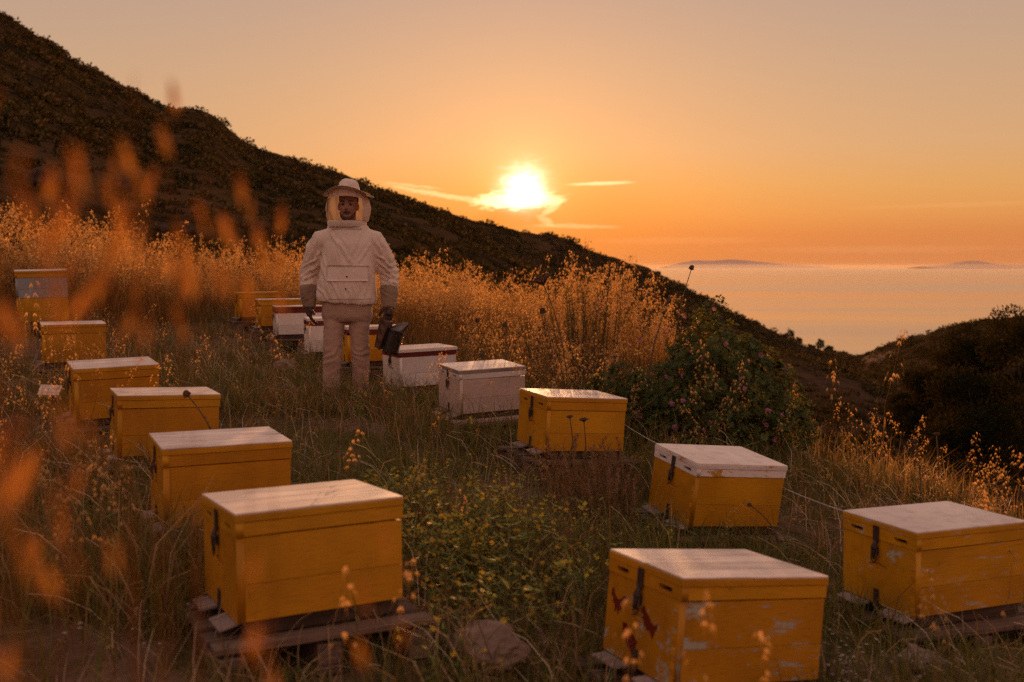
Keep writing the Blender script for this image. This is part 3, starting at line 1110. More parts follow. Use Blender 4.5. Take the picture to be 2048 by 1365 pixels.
PLACE = dict(L1='nearest left yellow hive', L2='second hive of the left row', L3='third hive of the left row', L4='fourth hive of the left row', L5='fifth hive of the left row', L6='tall grey and yellow hive',
             R1a='flaking hive with red marks', R1b='hive at the right edge', R2='hive with flaking white lid', R3='yellow hive left of the bush', R4='pinkish white hive',
             R5='white hive under the smoker', M5='hive behind the beekeeper\'s legs', M4='white hive beside the beekeeper\'s leg', M3='white hive left of the beekeeper\'s glove', M2='second farthest middle hive', M1='farthest middle hive')
for k in HIVES:
    root, base, Rm, L_, W_ = build_hive(k, SPEC[k])
    ROOTS[k] = (root, base, Rm)
    build_pallet(k, base, Rm, L_, W_, 'weathered wooden pallet under the ' + PLACE[k])

# red stencilled marks on the flaking hive's entrance face
H1 = HIVES['R1a']


def mark(pts, cy, cz, s, rot):
    c_, s_ = math.cos(R(rot)), math.sin(R(rot))
    pts = [((x * c_ - y * s_) * s, (x * s_ + y * c_) * s) for x, y in pts]
    me = flat_mesh('painted_mark', [pts], 0.0014, MAT['redmark'])
    obj('painted_mark', me, ROOTS['R1a'][0], (-H1[6] / 2 - 0.0022, cy, cz), FACE)


CREST = [(-1.0, .75), (-.82, .95), (-.7, .7), (-.45, .38), (-.1, .22), (.3, .35), (.62, .62), (.95, .72), (1.0, .45), (.8, .3), (.72, 0), (.5, -.1), (.42, -.55), (.2, -.35), (.05, -.85), (-.15, -.4), (-.4, -.75), (-.48, -.2), (-.8, -.1), (-.7, .2), (-1.05, .35)]
BIRD = [(-.95, .9), (-.7, 1.0), (-.55, .7), (-.1, .45), (.3, .1), (.75, .0), (1.05, .3), (1.0, -.1), (.75, -.4), (.55, -.95), (.3, -.7), (.1, -.45), (-.25, -.55), (-.35, -.2), (-.6, -.4), (-.62, .05), (-.85, .1), (-.75, .4), (-1.05, .5)]
TAIL = [(-1.0, .8), (-.5, .85), (.1, .45), (.6, .35), (1.0, .1), (.85, -.2), (1.05, -.45), (.7, -.55), (.6, -.9), (.2, -.6), (-.3, -.5), (-.55, -.1), (-.8, .1)]
mark(CREST, 0.128, 0.165, 0.044, 0)
mark(BIRD, -0.052, 0.150, 0.044, 0)
mark(TAIL, 0.050, 0.075, 0.046, -4)

# ------------------------------------------------------------------ odds and ends on the ground
def at_ground(px, py, ylo=1.5, yhi=18):
    best = None
    for y in np.linspace(ylo, yhi, 400):
        p = at(px, py, y)
        d = p[2] - gz(p[0], p[1])
        if d <= 0:
            return p
        best = p
    return best


MAT['hillstone'] = plain('dark_hill_rock', (0.085, 0.058, 0.045, 1), 0.95, 0, 0.4, 2.0, 0.5)


def rock(label, px, py, w, h, seed, group='stones on the terrace', y=None, sink=0.25):
    p = at_ground(px, py) if y is None else at(px, py, y)
    bm = bmesh.new()
    bmesh.ops.create_icosphere(bm, subdivisions=4, radius=1.0)
    co = np.array([v.co[:] for v in bm.verts])
    n1_ = fbm(co[:, 0] * 1.3 + seed * 3.1, co[:, 1] * 1.3, co[:, 2] * 1.3, 4)
    n2_ = vnoise(co[:, 0] * 2.1 + seed, co[:, 1] * 2.1, co[:, 2] * 2.1 + seed)
    rr = 0.75 + 0.7 * (n1_ - 0.5) + 0.25 * np.round(n2_ * 3) / 3
    co = co * rr[:, None] * np.array([w / 2, w / 2 * 0.8, h * 0.62])
    for v, c in zip(bm.verts, co):
        v.co = c
    o = obj('rock', bm_mesh('rock', bm, MAT['stone'] if seed < 10 else MAT['hillstone'], False), None, (p[0], p[1], gz(p[0], p[1]) + h * (0.5 - sink)), (0, 0, seed))
    tag(o, label, 'rock', group)
    return o


rock('rounded brown stone in the grass below the yellow flowers', 972, 1330, 0.26, 0.14, 6, sink=0.12)
rock('flat reddish stone at the bottom edge below the right hive', 1840, 1356, 0.20, 0.13, 2)
rock('small stone on bare soil between two right hives', 1190, 1105, 0.09, 0.06, 3)
rock('dark stone half hidden in grass left of the beekeeper', 570, 742, 0.26, 0.15, 4)
rock('small stone in the lower left grass by the nearest hive', 215, 1170, 0.12, 0.08, 5)
for i, (px_, py_, r_, w_) in enumerate([(245, 376, 70, 1.5), (375, 470, 40, 0.8), (440, 452, 45, 0.8), (86, 366, 55, 1.5), (330, 466, 48, 0.7), (690, 356, 138, 0.8)]):
    x_, y_ = col_xy(px_, r_)
    # slide along the column until the slope is seen at that height
    for r2_ in np.linspace(18, 150, 300):
        x_, y_ = col_xy(px_, r2_)
        if gz(x_, y_) >= at(px_, py_, y_)[2]:
            break
    rock(['long grey boulder high on the left slope', 'pale boulder low on the slope, left of a split pair', 'upright split boulder on the slope near the grass', 'dark overhanging boulder above the tall hive',
          'small boulder at the foot of the slope above the grass', 'lone rock on the ridge above the beekeeper'][i], px_, py_, w_ * r2_ / r_, w_ * 0.7 * r2_ / r_, 10 + i, 'boulders on the hillside', y=y_)

# small pale board propped in the grass left of the fourth hive
p = at(100, 781, 6.3)
wb = obj('white_board', box_mesh('white_board', 0.13, 0.09, 0.010, MAT['top'], 0.001), None, (p[0], p[1], p[2]), (R(38), R(3), R(8)))
tag(wb, 'small white board propped in the grass left of the fourth hive', 'board')
stk = obj('stake', box_mesh('stake', 0.022, 0.022, 0.16, MAT['darkwood'], 0.002), wb, (0.0, 0.055, -0.065), (R(-38), 0, 0))


# cord strung from hive to hive on the right
def cord(label, a, b, sag):
    t_ = np.linspace(0, 1, 14)[:, None]
    P = a * (1 - t_) + b * t_
    P[:, 2] -= sag * 4 * (t_[:, 0] * (1 - t_[:, 0]))
    s = Soup().tube(P - P.mean(0), 0.0016, 6)
    o = obj('cord', s.mesh('cord', MAT['cord']), None, P.mean(0))
    tag(o, label, 'cord', 'white cords strung between the hives')


cord('white cord from the hive left of the bush to the white-lidded hive', at(1247, 848, 6.0), at(1352, 905, 5.25), 0.01)
cord('white cord from the white-lidded hive to the right edge hive', at(1566, 976, 5.05), at(1692, 1024, 3.98), 0.005)
# ------------------------------------------------------------------ the beekeeper
MY = 8.05
MX = (696 - 1024) / F_PX * MY
MZ = gz(MX, MY)
PXM = MY / F_PX                                  # metres per photo pixel at the beekeeper


def lx(px):
    return (px - 696) * PXM


def lz(py):
    return CAM_Z + (533 - py) * PXM - MZ


def add_mat(me, mat):
    me.materials.clear()
    me.materials.append(mat)
    return me


def loft(rings, n=40, close=True):
    """rings: (cx, cy, z, a, b, power)"""
    V, F = [], []
    for (cx, cy, z, a, b, pw) in rings:
        for k in range(n):
            t = 2 * math.pi * k / n
            c, s = math.cos(t), math.sin(t)
            V.append((cx + a * math.copysign(abs(c) ** (2 / pw), c), cy + b * math.copysign(abs(s) ** (2 / pw), s), z))
    for i in range(len(rings) - 1):
        for k in range(n):
            p, q = i * n + k, i * n + (k + 1) % n
            F.append([p, q, q + n, p + n])
    if close:
        F.append(list(range(n))[::-1])
        F.append([(len(rings) - 1) * n + k for k in range(n)])
    return V, F


def folds(me, amp, fx, fy, fz, seed, sharp=2.0, slant=0.0):
    """cloth creases pushed along the normals"""
    V, N = me_co(me), me_no(me)
    zz = V[:, 2] + slant * np.abs(V[:, 0])
    n = fbm(V[:, 0] * fx + seed, V[:, 1] * fy, zz * fz, 3)
    d = (1 - np.abs(2 * n - 1) * 1.6)
    d = np.sign(d) * np.abs(d) ** sharp
    n2 = fbm(V[:, 0] * fx * 2.3 - seed, V[:, 1] * fy * 2.3, zz * fz * 2.1, 2) - 0.5
    return V, N, d * amp + n2 * amp * 0.7


MAT['canvas'] = cloth('pale_canvas', (0.84, 0.68, 0.56, 1), (0.68, 0.50, 0.38, 1), 0.10)
MAT['veilcloth'] = cloth('thin_veil_cotton', (0.74, 0.54, 0.40, 1), (0.60, 0.40, 0.27, 1), 0.30)
MAT['denim'] = cloth('washed_khaki_denim', (0.43, 0.275, 0.195, 1), (0.34, 0.21, 0.145, 1), 0.03)
MAT['gauntlet'] = cloth('worn_gauntlet_cloth', (0.30, 0.20, 0.13, 1), (0.19, 0.12, 0.075, 1), 0.05)
MAT['leather'] = plain('dark_glove_leather', (0.075, 0.042, 0.028, 1), 0.6, 0, 0.35, 30, 0.4)
MAT['boot'] = plain('brown_boot_leather', (0.09, 0.05, 0.03, 1), 0.6, 0, 0.3, 20, 0.3)
MAT['skin'] = plain('weathered_skin', (0.66, 0.37, 0.25, 1), 0.55, 0, 0.16, 30, 0.12)
MAT['hair'] = plain('short_brown_hair', (0.045, 0.024, 0.013, 1), 0.8, 0, 0.3, 90, 0.6)
MAT['eye'] = plain('eye', (0.03, 0.02, 0.015, 1), 0.2)
MAT['lips'] = plain('lips', (0.33, 0.13, 0.10, 1), 0.5)
MAT['snap'] = plain('snap_button', (0.05, 0.035, 0.03, 1), 0.4, 0.6)
MAT['seam'] = plain('seam_thread', (0.34, 0.25, 0.19, 1), 0.9)
MAT['zip'] = plain('pale_zip', (0.72, 0.62, 0.56, 1), 0.6)

m_, t_, o_ = new_mat('dark_veil_netting')
tcn = t_.node('ShaderNodeTexCoord')
dn = t_.node('ShaderNodeBsdfDiffuse')
t_.put(dn.inputs[0], (0.020, 0.012, 0.008, 1))
tn = t_.node('ShaderNodeBsdfTransparent')
mxn = t_.node('ShaderNodeMixShader')
t_.put(mxn.inputs[0], t_.m('ADD', 0.24, t_.m('MULTIPLY', t_.noise(tcn.outputs['Object'], 25.0, 2, 0.5), 0.12)))
t_.l.new(tn.outputs[0], mxn.inputs[1])
t_.l.new(dn.outputs[0], mxn.inputs[2])
t_.l.new(mxn.outputs[0], o_.inputs[0])
MAT['net'] = m_

man = empty('person', (MX, MY, MZ))
tag(man, 'beekeeper in pale hooded canvas jacket and khaki trousers, standing with a smoker', 'person')

SH = {-1: dict(sh=(lx(645), 0.01, lz(480)), el=(lx(618), 0.05, lz(543)), wr=(lx(619), -0.02, lz(606)), hd=(lx(621), -0.05, lz(644))),
      1: dict(sh=(lx(749), 0.01, lz(480)), el=(lx(777), 0.06, lz(548)), wr=(lx(779), -0.03, lz(606)), hd=(lx(783), -0.09, lz(641)))}
LEG = {-1: dict(hip=(lx(671), 0.0, lz(612)), kn=(lx(666), -0.085, lz(714)), an=(lx(664), -0.07, lz(795))),
       1: dict(hip=(lx(717), 0.0, lz(612)), kn=(lx(721), -0.025, lz(716)), an=(lx(718), 0.03, lz(795)))}


def mid(a, b, f):
    return tuple(np.array(a) * (1 - f) + np.array(b) * f)


# body: one continuous figure, mostly under the clothes
HX, HZ = lx(699), lz(415)
hc = np.array([HX, -0.005, HZ + 0.005])
b = Soup()
b.add(*loft([(0, 0.01, lz(640), .12, .09, 2.2), (0, 0.01, lz(610), .150, .095, 2.3), (0, 0, lz(560), .140, .09, 2.3), (0.005, 0, lz(510), .150, .10, 2.4), (0.005, 0.01, lz(476), .165, .085, 2.6), (0.005, 0.01, lz(458), .10, .07, 2.2)], 28))
b.tube([(0.008, 0.015, lz(470)), (HX, 0.02, lz(440)), (HX, 0.02, HZ)], [.062, .058, .06], 16)
b.ball(hc + np.array([0, 0.02, 0.045]), (.075, .094, .085), 22, 14)         # skull
b.ball(hc + np.array([0, -0.022, -0.035]), (.062, .068, .088), 22, 14)      # face
b.ball(hc + np.array([0, -0.052, -0.098]), (.036, .034, .026), 14, 9)       # chin
b.tube([hc + np.array([0, -0.080, 0.018]), hc + np.array([0, -0.094, -0.012]), hc + np.array([0, -0.108, -0.032])], [.009, .011, .016], 10)   # nose
b.tube([hc + np.array([-0.045, -0.074, 0.030]), hc + np.array([0, -0.086, 0.032]), hc + np.array([0.045, -0.074, 0.030])], [.010, .012, .010], 10)  # brow
for s in (-1, 1):
    b.ball(hc + np.array([s * 0.040, -0.066, -0.022]), (.020, .018, .022), 12, 8)   # cheeks
    b.ball(hc + np.array([s * 0.076, 0.012, -0.008]), (.011, .020, .033), 12, 8)    # ears
    d = SH[s]
    b.tube([d['sh'], mid(d['sh'], d['el'], .5), d['el'], mid(d['el'], d['wr'], .35), d['wr'], mid(d['wr'], d['hd'], .4)], [.052, .046, .040, .039, .028, .026], 12)
    b.tube([mid(d['sh'], (0, 0.01, lz(468)), .6), d['sh']], [.06, .055], 12)
    g = LEG[s]
    b.tube([g['hip'], mid(g['hip'], g['kn'], .45), g['kn'], mid(g['kn'], g['an'], .35), g['an'], (g['an'][0], g['an'][1], 0.05)], [.080, .074, .055, .056, .040, .042], 12)
    b.tube([(g['an'][0], g['an'][1] + .03, 0.045), (g['an'][0], g['an'][1] - .08, 0.04), (g['an'][0], g['an'][1] - .15, 0.035)], [.036, .038, .028], 10)
body_me = remesh(b, 0.0075, 3, 'body')
add_mat(body_me, MAT['skin'])
obj('body', body_me, man)
# face details sit on the head
for s in (-1, 1):
    obj('eye', Soup().ball(hc + np.array([s * 0.030, -0.0745, 0.008]), (.0115, .008, .0075), 12, 8).mesh('eye', MAT['eye']), man)
    obj('eyebrow', Soup().tube([hc + np.array([s * 0.014, -0.094, 0.030]), hc + np.array([s * 0.032, -0.090, 0.037]), hc + np.array([s * 0.050, -0.079, 0.031])], [.004, .005, .003], 8).mesh('eyebrow', MAT['hair']), man)
obj('mouth', Soup().tube([hc + np.array([-0.026, -0.076, -0.066]), hc + np.array([0, -0.091, -0.064]), hc + np.array([0.026, -0.076, -0.066])], [.003, .0065, .003], 8).mesh('mouth', MAT['lips']), man)
hr = remesh(Soup().ball(hc + np.array([0, 0.034, 0.056]), (.080, .092, .086), 22, 14), 0.007, 1, 'hair')
V = me_co(hr)
add_mat(hr, MAT['hair'])
obj('hair', hr, man)
bd = Soup()
bd.tube([hc + np.array([-0.060, -0.028, -0.050]), hc + np.array([-0.042, -0.060, -0.090]), hc + np.array([0, -0.078, -0.108]), hc + np.array([0.042, -0.060, -0.090]), hc + np.array([0.060, -0.028, -0.050])], [.008, .015, .019, .015, .008], 12)
bd.tube([hc + np.array([-0.032, -0.077, -0.056]), hc + np.array([0, -0.096, -0.049]), hc + np.array([0.032, -0.077, -0.056])], [.006, .009, .006], 10)
bm_ = remesh(bd, 0.006, 2, 'beard')
MAT['stubble'] = plain('short_beard', (0.20, 0.105, 0.065, 1), 0.85, 0, 0.3, 90, 0.5)
add_mat(bm_, MAT['stubble'])
obj('beard', bm_, man)

# jacket: torso and sleeves welded into one cloth surface
j = Soup()
cxm = lambda a, c: (lx(a) + lx(c)) / 2
hwm = lambda a, c: (lx(c) - lx(a)) / 2
j.add(*loft([(cxm(636, 752), 0.0, lz(606), hwm(636, 752) - .008, .150, 2.6), (cxm(634, 753), 0.0, lz(598), hwm(634, 753), .160, 2.6), (cxm(636, 752), -0.005, lz(575), hwm(636, 752), .160, 2.5),
             (cxm(641, 751), -0.005, lz(545), hwm(641, 751), .150, 2.5), (cxm(646, 750), 0.0, lz(515), hwm(646, 750), .140, 2.5), (cxm(646, 752), 0.005, lz(490), hwm(646, 752), .135, 2.5),
             (cxm(648, 749), 0.01, lz(474), hwm(648, 749), .118, 2.3), (cxm(656, 741), 0.01, lz(460), hwm(656, 741), .105, 2.1), (cxm(659, 734), 0.0, lz(450), hwm(659, 734), .100, 2.2)], 56))
for s in (-1, 1):
    d = SH[s]
    j.tube([mid((0, .01, lz(460)), d['sh'], .50), d['sh'], mid(d['sh'], d['el'], .33), mid(d['sh'], d['el'], .68), d['el'], mid(d['el'], d['wr'], .4), mid(d['el'], d['wr'], .62)],
           [.060, .080, .088, .086, .079, .070, .064], 20)
jm = remesh(j, 0.0095, 5, 'jacket')
V, N, d = folds(jm, 0.0055, 4.0, 4.0, 5.0, 3.3, 1.4, 0.8)


def crease(V, a, b, w, amp, front=True):
    """one soft pulled fold running from photo pixel a to b"""
    p0, p1 = np.array([lx(a[0]), lz(a[1])]), np.array([lx(b[0]), lz(b[1])])
    q = V[:, [0, 2]]
    e = p1 - p0
    t = np.clip(((q - p0) @ e) / (e @ e), 0, 1)
    dist = np.linalg.norm(q - p0 - t[:, None] * e + 0.004 * np.sin(9 * t)[:, None], axis=1)
    prof = np.exp(-(dist / w) ** 2) - 0.75 * np.exp(-((dist - 2.1 * w) / (1.1 * w)) ** 2)
    return amp * prof * np.sin(np.pi * np.clip(t * .92 + .04, 0, 1)) ** .6 * (V[:, 1] < .03)


for a_, b_, w_, m_a in [((664, 462), (712, 528), .011, .011), ((672, 470), (690, 520), .009, .008), ((728, 462), (706, 520), .011, .010), ((745, 490), (716, 535), .010, .008),
                        ((650, 500), (660, 560), .010, .011), ((646, 520), (668, 592), .012, .013), ((656, 540), (690, 600), .009, .009), ((742, 545), (730, 598), .011, .010), ((700, 565), (712, 603), .010, .009),
                        ((640, 575), (662, 600), .009, .009), ((690, 470), (700, 500), .008, .006),
                        ((640, 478), (622, 520), .010, .010), ((648, 500), (626, 528), .009, .011), ((645, 515), (606, 535), .008, .012), ((640, 530), (606, 552), .008, .011), ((636, 545), (608, 562), .007, .009), ((622, 480), (612, 520), .010, .008),
                        ((752, 478), (772, 520), .010, .010), ((752, 505), (784, 535), .009, .010), ((758, 522), (788, 552), .008, .012), ((762, 540), (790, 566), .008, .010), ((766, 552), (790, 574), .007, .009), ((768, 480), (782, 522), .010, .008)]:
    d = d + crease(V, a_, b_, w_, m_a * 1.5)
sleeve = np.clip((np.abs(V[:, 0] - 0.0) - 0.22) / 0.05, 0, 1)
elbow = np.exp(-((V[:, 2] - lz(548)) / 0.11) ** 2)
wr_ = np.sin(V[:, 2] * 120 + 9 * vnoise(V[:, 0] * 9, V[:, 1] * 9, V[:, 2] * 9)) * elbow * sleeve * 0.0055
hem = np.exp(-((V[:, 2] - lz(600)) / 0.05) ** 2) * np.sin(np.arctan2(V[:, 1], V[:, 0]) * 9 + 2) * 0.006 * (1 - sleeve)
V = V + N * (d * (0.55 + 0.6 * sleeve) + wr_ + hem)[:, None]
low = V[:, 2] < lz(598)                       # the hem hangs lower on one side
V[:, 2] += np.where((V[:, 2] < lz(560)) & (sleeve < .5), -0.02 * np.clip((V[:, 0] + 0.05) / 0.25, -1.4, 0.6), 0)
me_set(jm, V)
add_mat(jm, MAT['canvas'])
jk = obj('jacket', jm, man)


def on_front(x, z, lift=0.004):
    """y of the jacket's front at x, z"""
    k = (np.abs(V[:, 0] - x) < 0.018) & (np.abs(V[:, 2] - z) < 0.018) & (N[:, 1] < 0.2)
    return (V[k, 1].min() if k.any() else -0.15) - lift


def ribbon(name, xz, width, mat, lift=0.003, thick=0.003):
    """flat strip laid over the jacket front"""
    P = np.array([[x, on_front(x, z, lift), z] for x, z in xz])
    P[:, 1] = np.convolve(np.pad(P[:, 1], 2, 'edge'), np.ones(5) / 5, 'valid')
    s = Soup()
    s.tube(P, width, 6, 1.0)
    me = s.mesh(name, mat)
    obj(name, me, jk)


def row(a, b, n=16):
    return [(lx(a[0]) * (1 - i / n) + lx(b[0]) * i / n, lz(a[1]) * (1 - i / n) + lz(b[1]) * i / n) for i in range(n + 1)]


# pouch pocket with its flap and press studs
gx_, gz_ = np.linspace(lx(662), lx(742), 19), np.linspace(lz(532), lz(562), 8)
PV, PF = [], []
for iz, z in enumerate(gz_):
    for ix, x in enumerate(gx_):
        PV.append((x, on_front(x, z, 0.005 + 0.003 * iz / 7), z))
PV = np.array(PV).reshape(8, 19, 3)
for _ in range(3):
    PV[:, 1:-1, 1] = (PV[:, :-2, 1] + PV[:, 1:-1, 1] + PV[:, 2:, 1]) / 3
    PV[1:-1, :, 1] = (PV[:-2, :, 1] + PV[1:-1, :, 1] + PV[2:, :, 1]) / 3
nf = 8 * 19
PV = PV.reshape(-1, 3)
PB = PV + np.array([0, 0.010, 0])
for iz in range(7):
    for ix in range(18):
        a = iz * 19 + ix
        PF += [[a, a + 1, a + 20, a + 19], [nf + a, nf + a + 19, nf + a + 20, nf + a + 1]]
rim_i = [i for i in range(19)] + [19 * k + 18 for k in range(1, 8)] + [7 * 19 + 18 - i for i in range(1, 19)] + [19 * k for k in range(6, 0, -1)]
for q in range(len(rim_i)):
    a, c = rim_i[q], rim_i[(q + 1) % len(rim_i)]
    PF.append([a, c, nf + c, nf + a])
obj('pocket_flap', pydata('pocket_flap', np.vstack([PV, PB]), PF, MAT['canvas'], True), jk)
ribbon('pocket_seam', row((662, 531), (744, 533)), 0.0022, MAT['seam'])
ribbon('hem_seam', row((664, 597), (748, 597), 20), 0.0018, MAT['seam'])
ribbon('zip', row((668, 459), (729, 459)), 0.0035, MAT['zip'], 0.003)
for (px_, py_) in ((701, 553), (699, 577)):
    x, z = lx(px_), lz(py_)
    obj('press_stud', Soup().ball((x, on_front(x, z, 0.012), z), (.0065, .004, .0065), 12, 6).mesh('press_stud', MAT['snap']), jk)
# stand collar that carries the veil
cr = []
for i, (py_, a_, b_) in enumerate(((457, .148, .108), (453, .152, .116), (450, .155, .122), (446, .157, .127), (443, .156, .128))):
    cr.append((lx(696), 0.0, lz(py_), a_, b_, 2.15))
cv, cf = loft(cr, 48, False)
cv = np.array(cv)
cv += 0.004 * (fbm(cv[:, 0] * 14, cv[:, 1] * 14, cv[:, 2] * 40, 2) - 0.5)[:, None] * np.array([1, 1, 0])
co_ = obj('collar', pydata('collar', cv, cf, MAT['canvas'], True), jk)
so = co_.modifiers.new('thickness', 'SOLIDIFY')
so.thickness = 0.005

# trousers
tr = Soup()
tr.add(*loft([(lx(694), 0.0, lz(592), .185, .115, 2.4), (lx(694), 0.0, lz(612), .196, .125, 2.5), (lx(694), 0.005, lz(632), .198, .128, 2.6), (lx(694), 0.005, lz(642), .185, .11, 2.6)], 44))
for s in (-1, 1):
    g = LEG[s]
    wd = 0.94 if s < 0 else 0.92
    tr.tube([g['hip'], mid(g['hip'], g['kn'], .3), mid(g['hip'], g['kn'], .6), mid(g['hip'], g['kn'], .88), g['kn'], mid(g['kn'], g['an'], .25), mid(g['kn'], g['an'], .6), (g['an'][0], g['an'][1], .075)],
            np.array([.094, .087, .079, .073, .071, .069, .066, .062]) * wd, 22)
tm_ = remesh(tr, 0.009, 5, 'trousers')
TV, TN, td = folds(tm_, 0.0085, 6.5, 6.5, 11.0, 9.1, 1.6, 0.5)
kz = lz(706)
kn_ = np.exp(-((TV[:, 2] - kz) / 0.06) ** 2) * np.sin(TV[:, 2] * 110 + 60 * TV[:, 0] * np.sign(TV[:, 0]) + 14 * vnoise(TV[:, 0] * 11, TV[:, 1] * 11, TV[:, 2] * 9)) * 0.0062
an_ = np.exp(-((TV[:, 2] - 0.10) / 0.06) ** 2) * np.sin(TV[:, 2] * 100 + 12 * vnoise(TV[:, 0] * 12, TV[:, 1] * 12, TV[:, 2] * 10)) * 0.006
me_set(tm_, TV + TN * (td + kn_ + an_)[:, None])
add_mat(tm_, MAT['denim'])
obj('trousers', tm_, man)
for s in (-1, 1):
    g = LEG[s]
    bt = Soup()
    fy = g['an'][1]
    bt.tube([(g['an'][0], fy, .15), (g['an'][0], fy + .005, .09), (g['an'][0], fy, .05)], [.052, .055, .056], 14)
    bt.tube([(g['an'][0], fy + .05, .042), (g['an'][0], fy - .05, .045), (g['an'][0], fy - .13, .042), (g['an'][0], fy - .185, .032)], [.044, .050, .052, .032], 14, 1.0)
    bme = remesh(bt, 0.009, 3, 'boot')
    Vb = me_co(bme)
    Vb[:, 2] = np.maximum(Vb[:, 2], 0.002)
    me_set(bme, Vb)
    add_mat(bme, MAT['boot'])
    obj('boot', bme, man)


# gloves: leather hand with five fingers, cloth gauntlet
def glove(s, palm_dir, side_dir, curl, thumb_in, origin):
    p = np.array(origin)
    f = np.array(palm_dir, float)
    f /= np.linalg.norm(f)
    u = np.array(side_dir, float)
    u -= f * np.dot(u, f)
    u /= np.linalg.norm(u)                       # towards the index-finger side
    n = np.cross(f, u) * s                       # palm side
    g = Soup()
    g.tube([p - f * .02, p + f * .02, p + f * .055, p + f * .092], [.032, .038, .043, .040], 14, 0.55 if abs(f[2]) > 0 else 1)
    g.ball(p + f * .055, .034, 14, 9)
    for k, (off, ln, r_) in enumerate(((.030, .078, .0108), (.010, .086, .0112), (-.011, .080, .0108), (-.030, .064, .0098))):
        b0 = p + f * (.086 - .004 * abs(k - 1)) + u * off
        c1 = curl[k]
        pts, q, ang = [b0 - f * .02], b0, 0.0
        for seg, fr in enumerate((.42, .32, .26)):
            ang += c1 * (0.8 if seg == 0 else 1.0)
            dr = f * math.cos(ang) + n * math.sin(ang) + u * off * 1.2
            q = q + dr * ln * fr
            pts.append(q)
        g.tube([b0 - f * .02, b0] + pts[1:], [r_, r_ * 1.08, r_ * 1.03, r_ * .95, r_ * .78], 10)
        g.ball(pts[-1], r_ * .8, 8, 6)
    tb = p + f * .030 + u * .034
    t1 = tb + f * .030 + u * .022 + n * thumb_in * .5
    t2 = t1 + f * .028 + u * .004 + n * thumb_in
    g.tube([p + f * .012 + u * .015, tb, t1, t2], [.016, .0165, .0135, .0105], 10)
    g.ball(t2, .0105, 8, 6)
    return g


for s in (-1, 1):
    d = SH[s]
    if s < 0:
        gl = glove(-1, (0.10, -0.20, -1.0), (0.35, -1.0, 0.1), (0.30, 0.34, 0.38, 0.42), .018, (d['wr'][0], d['wr'][1], d['wr'][2] - .015))
    else:
        gl = glove(1, (-0.05, -0.42, -1.0), (-0.9, -0.55, 0.0), (0.55, 0.6, 0.6, 0.62), .03, (d['wr'][0] + .004, d['wr'][1], d['wr'][2] - .015))
    gm_ = remesh(gl, 0.0042, 2, 'glove')
    add_mat(gm_, MAT['leather'])
    gl_o = obj('glove', gm_, man)
    ga = Soup()
    e, w = np.array(d['el']), np.array(d['wr'])
    ga.tube([e * .52 + w * .48, e * .38 + w * .62, e * .2 + w * .8, w, w + np.array([0, -.004, -.022]), w + np.array([0, -.01, -.04])], [.073, .071, .064, .054, .050, .046], 24)
    gme = remesh(ga, 0.007, 2, 'gauntlet')
    GV, GN, gd = folds(gme, 0.007, 9, 9, 26.0, 5.7 + s, 1.5, 0.6)
    me_set(gme, GV + GN * gd[:, None])
    add_mat(gme, MAT['gauntlet'])
    obj('gauntlet', gme, gl_o)

# hat
hx, hz_ = lx(700), lz(383)
hat = empty('hat', (hx, 0.0, hz_))
hat.parent = man
hat.rotation_euler = (R(-3), R(2.2), 0)
prof = [(0.0, .092), (.035, .088), (.060, .074), (.076, .050), (.084, .022), (.088, .006)]
n = 48
HV, HF = [(0, 0.005, .093)], []
rings = [(.03, .089), (.055, .079), (.073, .058), (.083, .030), (.089, .010), (.096, .002), (.125, .000), (.160, .000), (.200, -.002), (.204, -.006), (.198, -.010), (.150, -.006), (.095, -.004)]
for i, (r_, z_) in enumerate(rings):
    for k in range(n):
        t = 2 * math.pi * k / n
        x, y = r_ * math.cos(t), r_ * math.sin(t) * (1.06 if i < 5 else 1.0)
        dr = -0.050 * (x / .19) ** 2 if i >= 5 else 0.0
        wob = 0.004 * math.sin(3 * t + 1) * (r_ / .19) if i >= 6 else 0
        dent = 0.004 * math.sin(2 * t + i) if i < 5 else 0
        HV.append((x, y, z_ + dr + wob + dent + 0.012 * (i >= 5)))
for k in range(n):
    HF.append([0, 1 + k, 1 + (k + 1) % n])
for i in range(len(rings) - 1):
    for k in range(n):
        a, c = 1 + i * n + k, 1 + i * n + (k + 1) % n
        HF.append([a, a + n, c + n, c])
hm_ = pydata('crown_and_brim', HV, HF, MAT['canvas'], True)
obj('crown_and_brim', hm_, hat)
s = Soup()
s.tube([(.203 * math.cos(2 * math.pi * k / 60), .203 * math.sin(2 * math.pi * k / 60), .006 - .050 * (.203 * math.cos(2 * math.pi * k / 60) / .19) ** 2 + .004 * math.sin(6 * math.pi * k / 60 + 1)) for k in range(61)], .0032, 6)
obj('brim_wire', s.mesh('brim_wire', MAT['seam']), hat)

# veil hanging from the brim to the collar: cotton all round, netting in front
vx = lx(697)
nz_, na = 26, 96
ztop, zbot = lz(381), lz(444)
VV = np.zeros((nz_, na, 3))
for i in range(nz_):
    f = i / (nz_ - 1)
    z = ztop * (1 - f) + zbot * f
    a_ = np.interp(f, [0, .25, .6, .85, 1], [.146, .162, .174, .170, .157])
    b_ = np.interp(f, [0, .25, .6, .85, 1], [.146, .160, .166, .155, .130])
    for k in range(na):
        t = 2 * math.pi * k / na
        fold = 1 + 0.075 * math.sin(7 * t + 2.2 * f) * math.sin(math.pi * min(1, f * 1.2)) * (1 if math.sin(t) > -0.45 else 0.25) + 0.02 * math.sin(17 * t + 3 * f)
        x = a_ * math.cos(t) * fold
        zz_ = z - (0.035 * (math.cos(t)) ** 2 * (1 - f))
        VV[i, k] = (vx + x + 0.006 * f, b_ * math.sin(t) * fold, zz_)
cloth_f, net_f = [], []
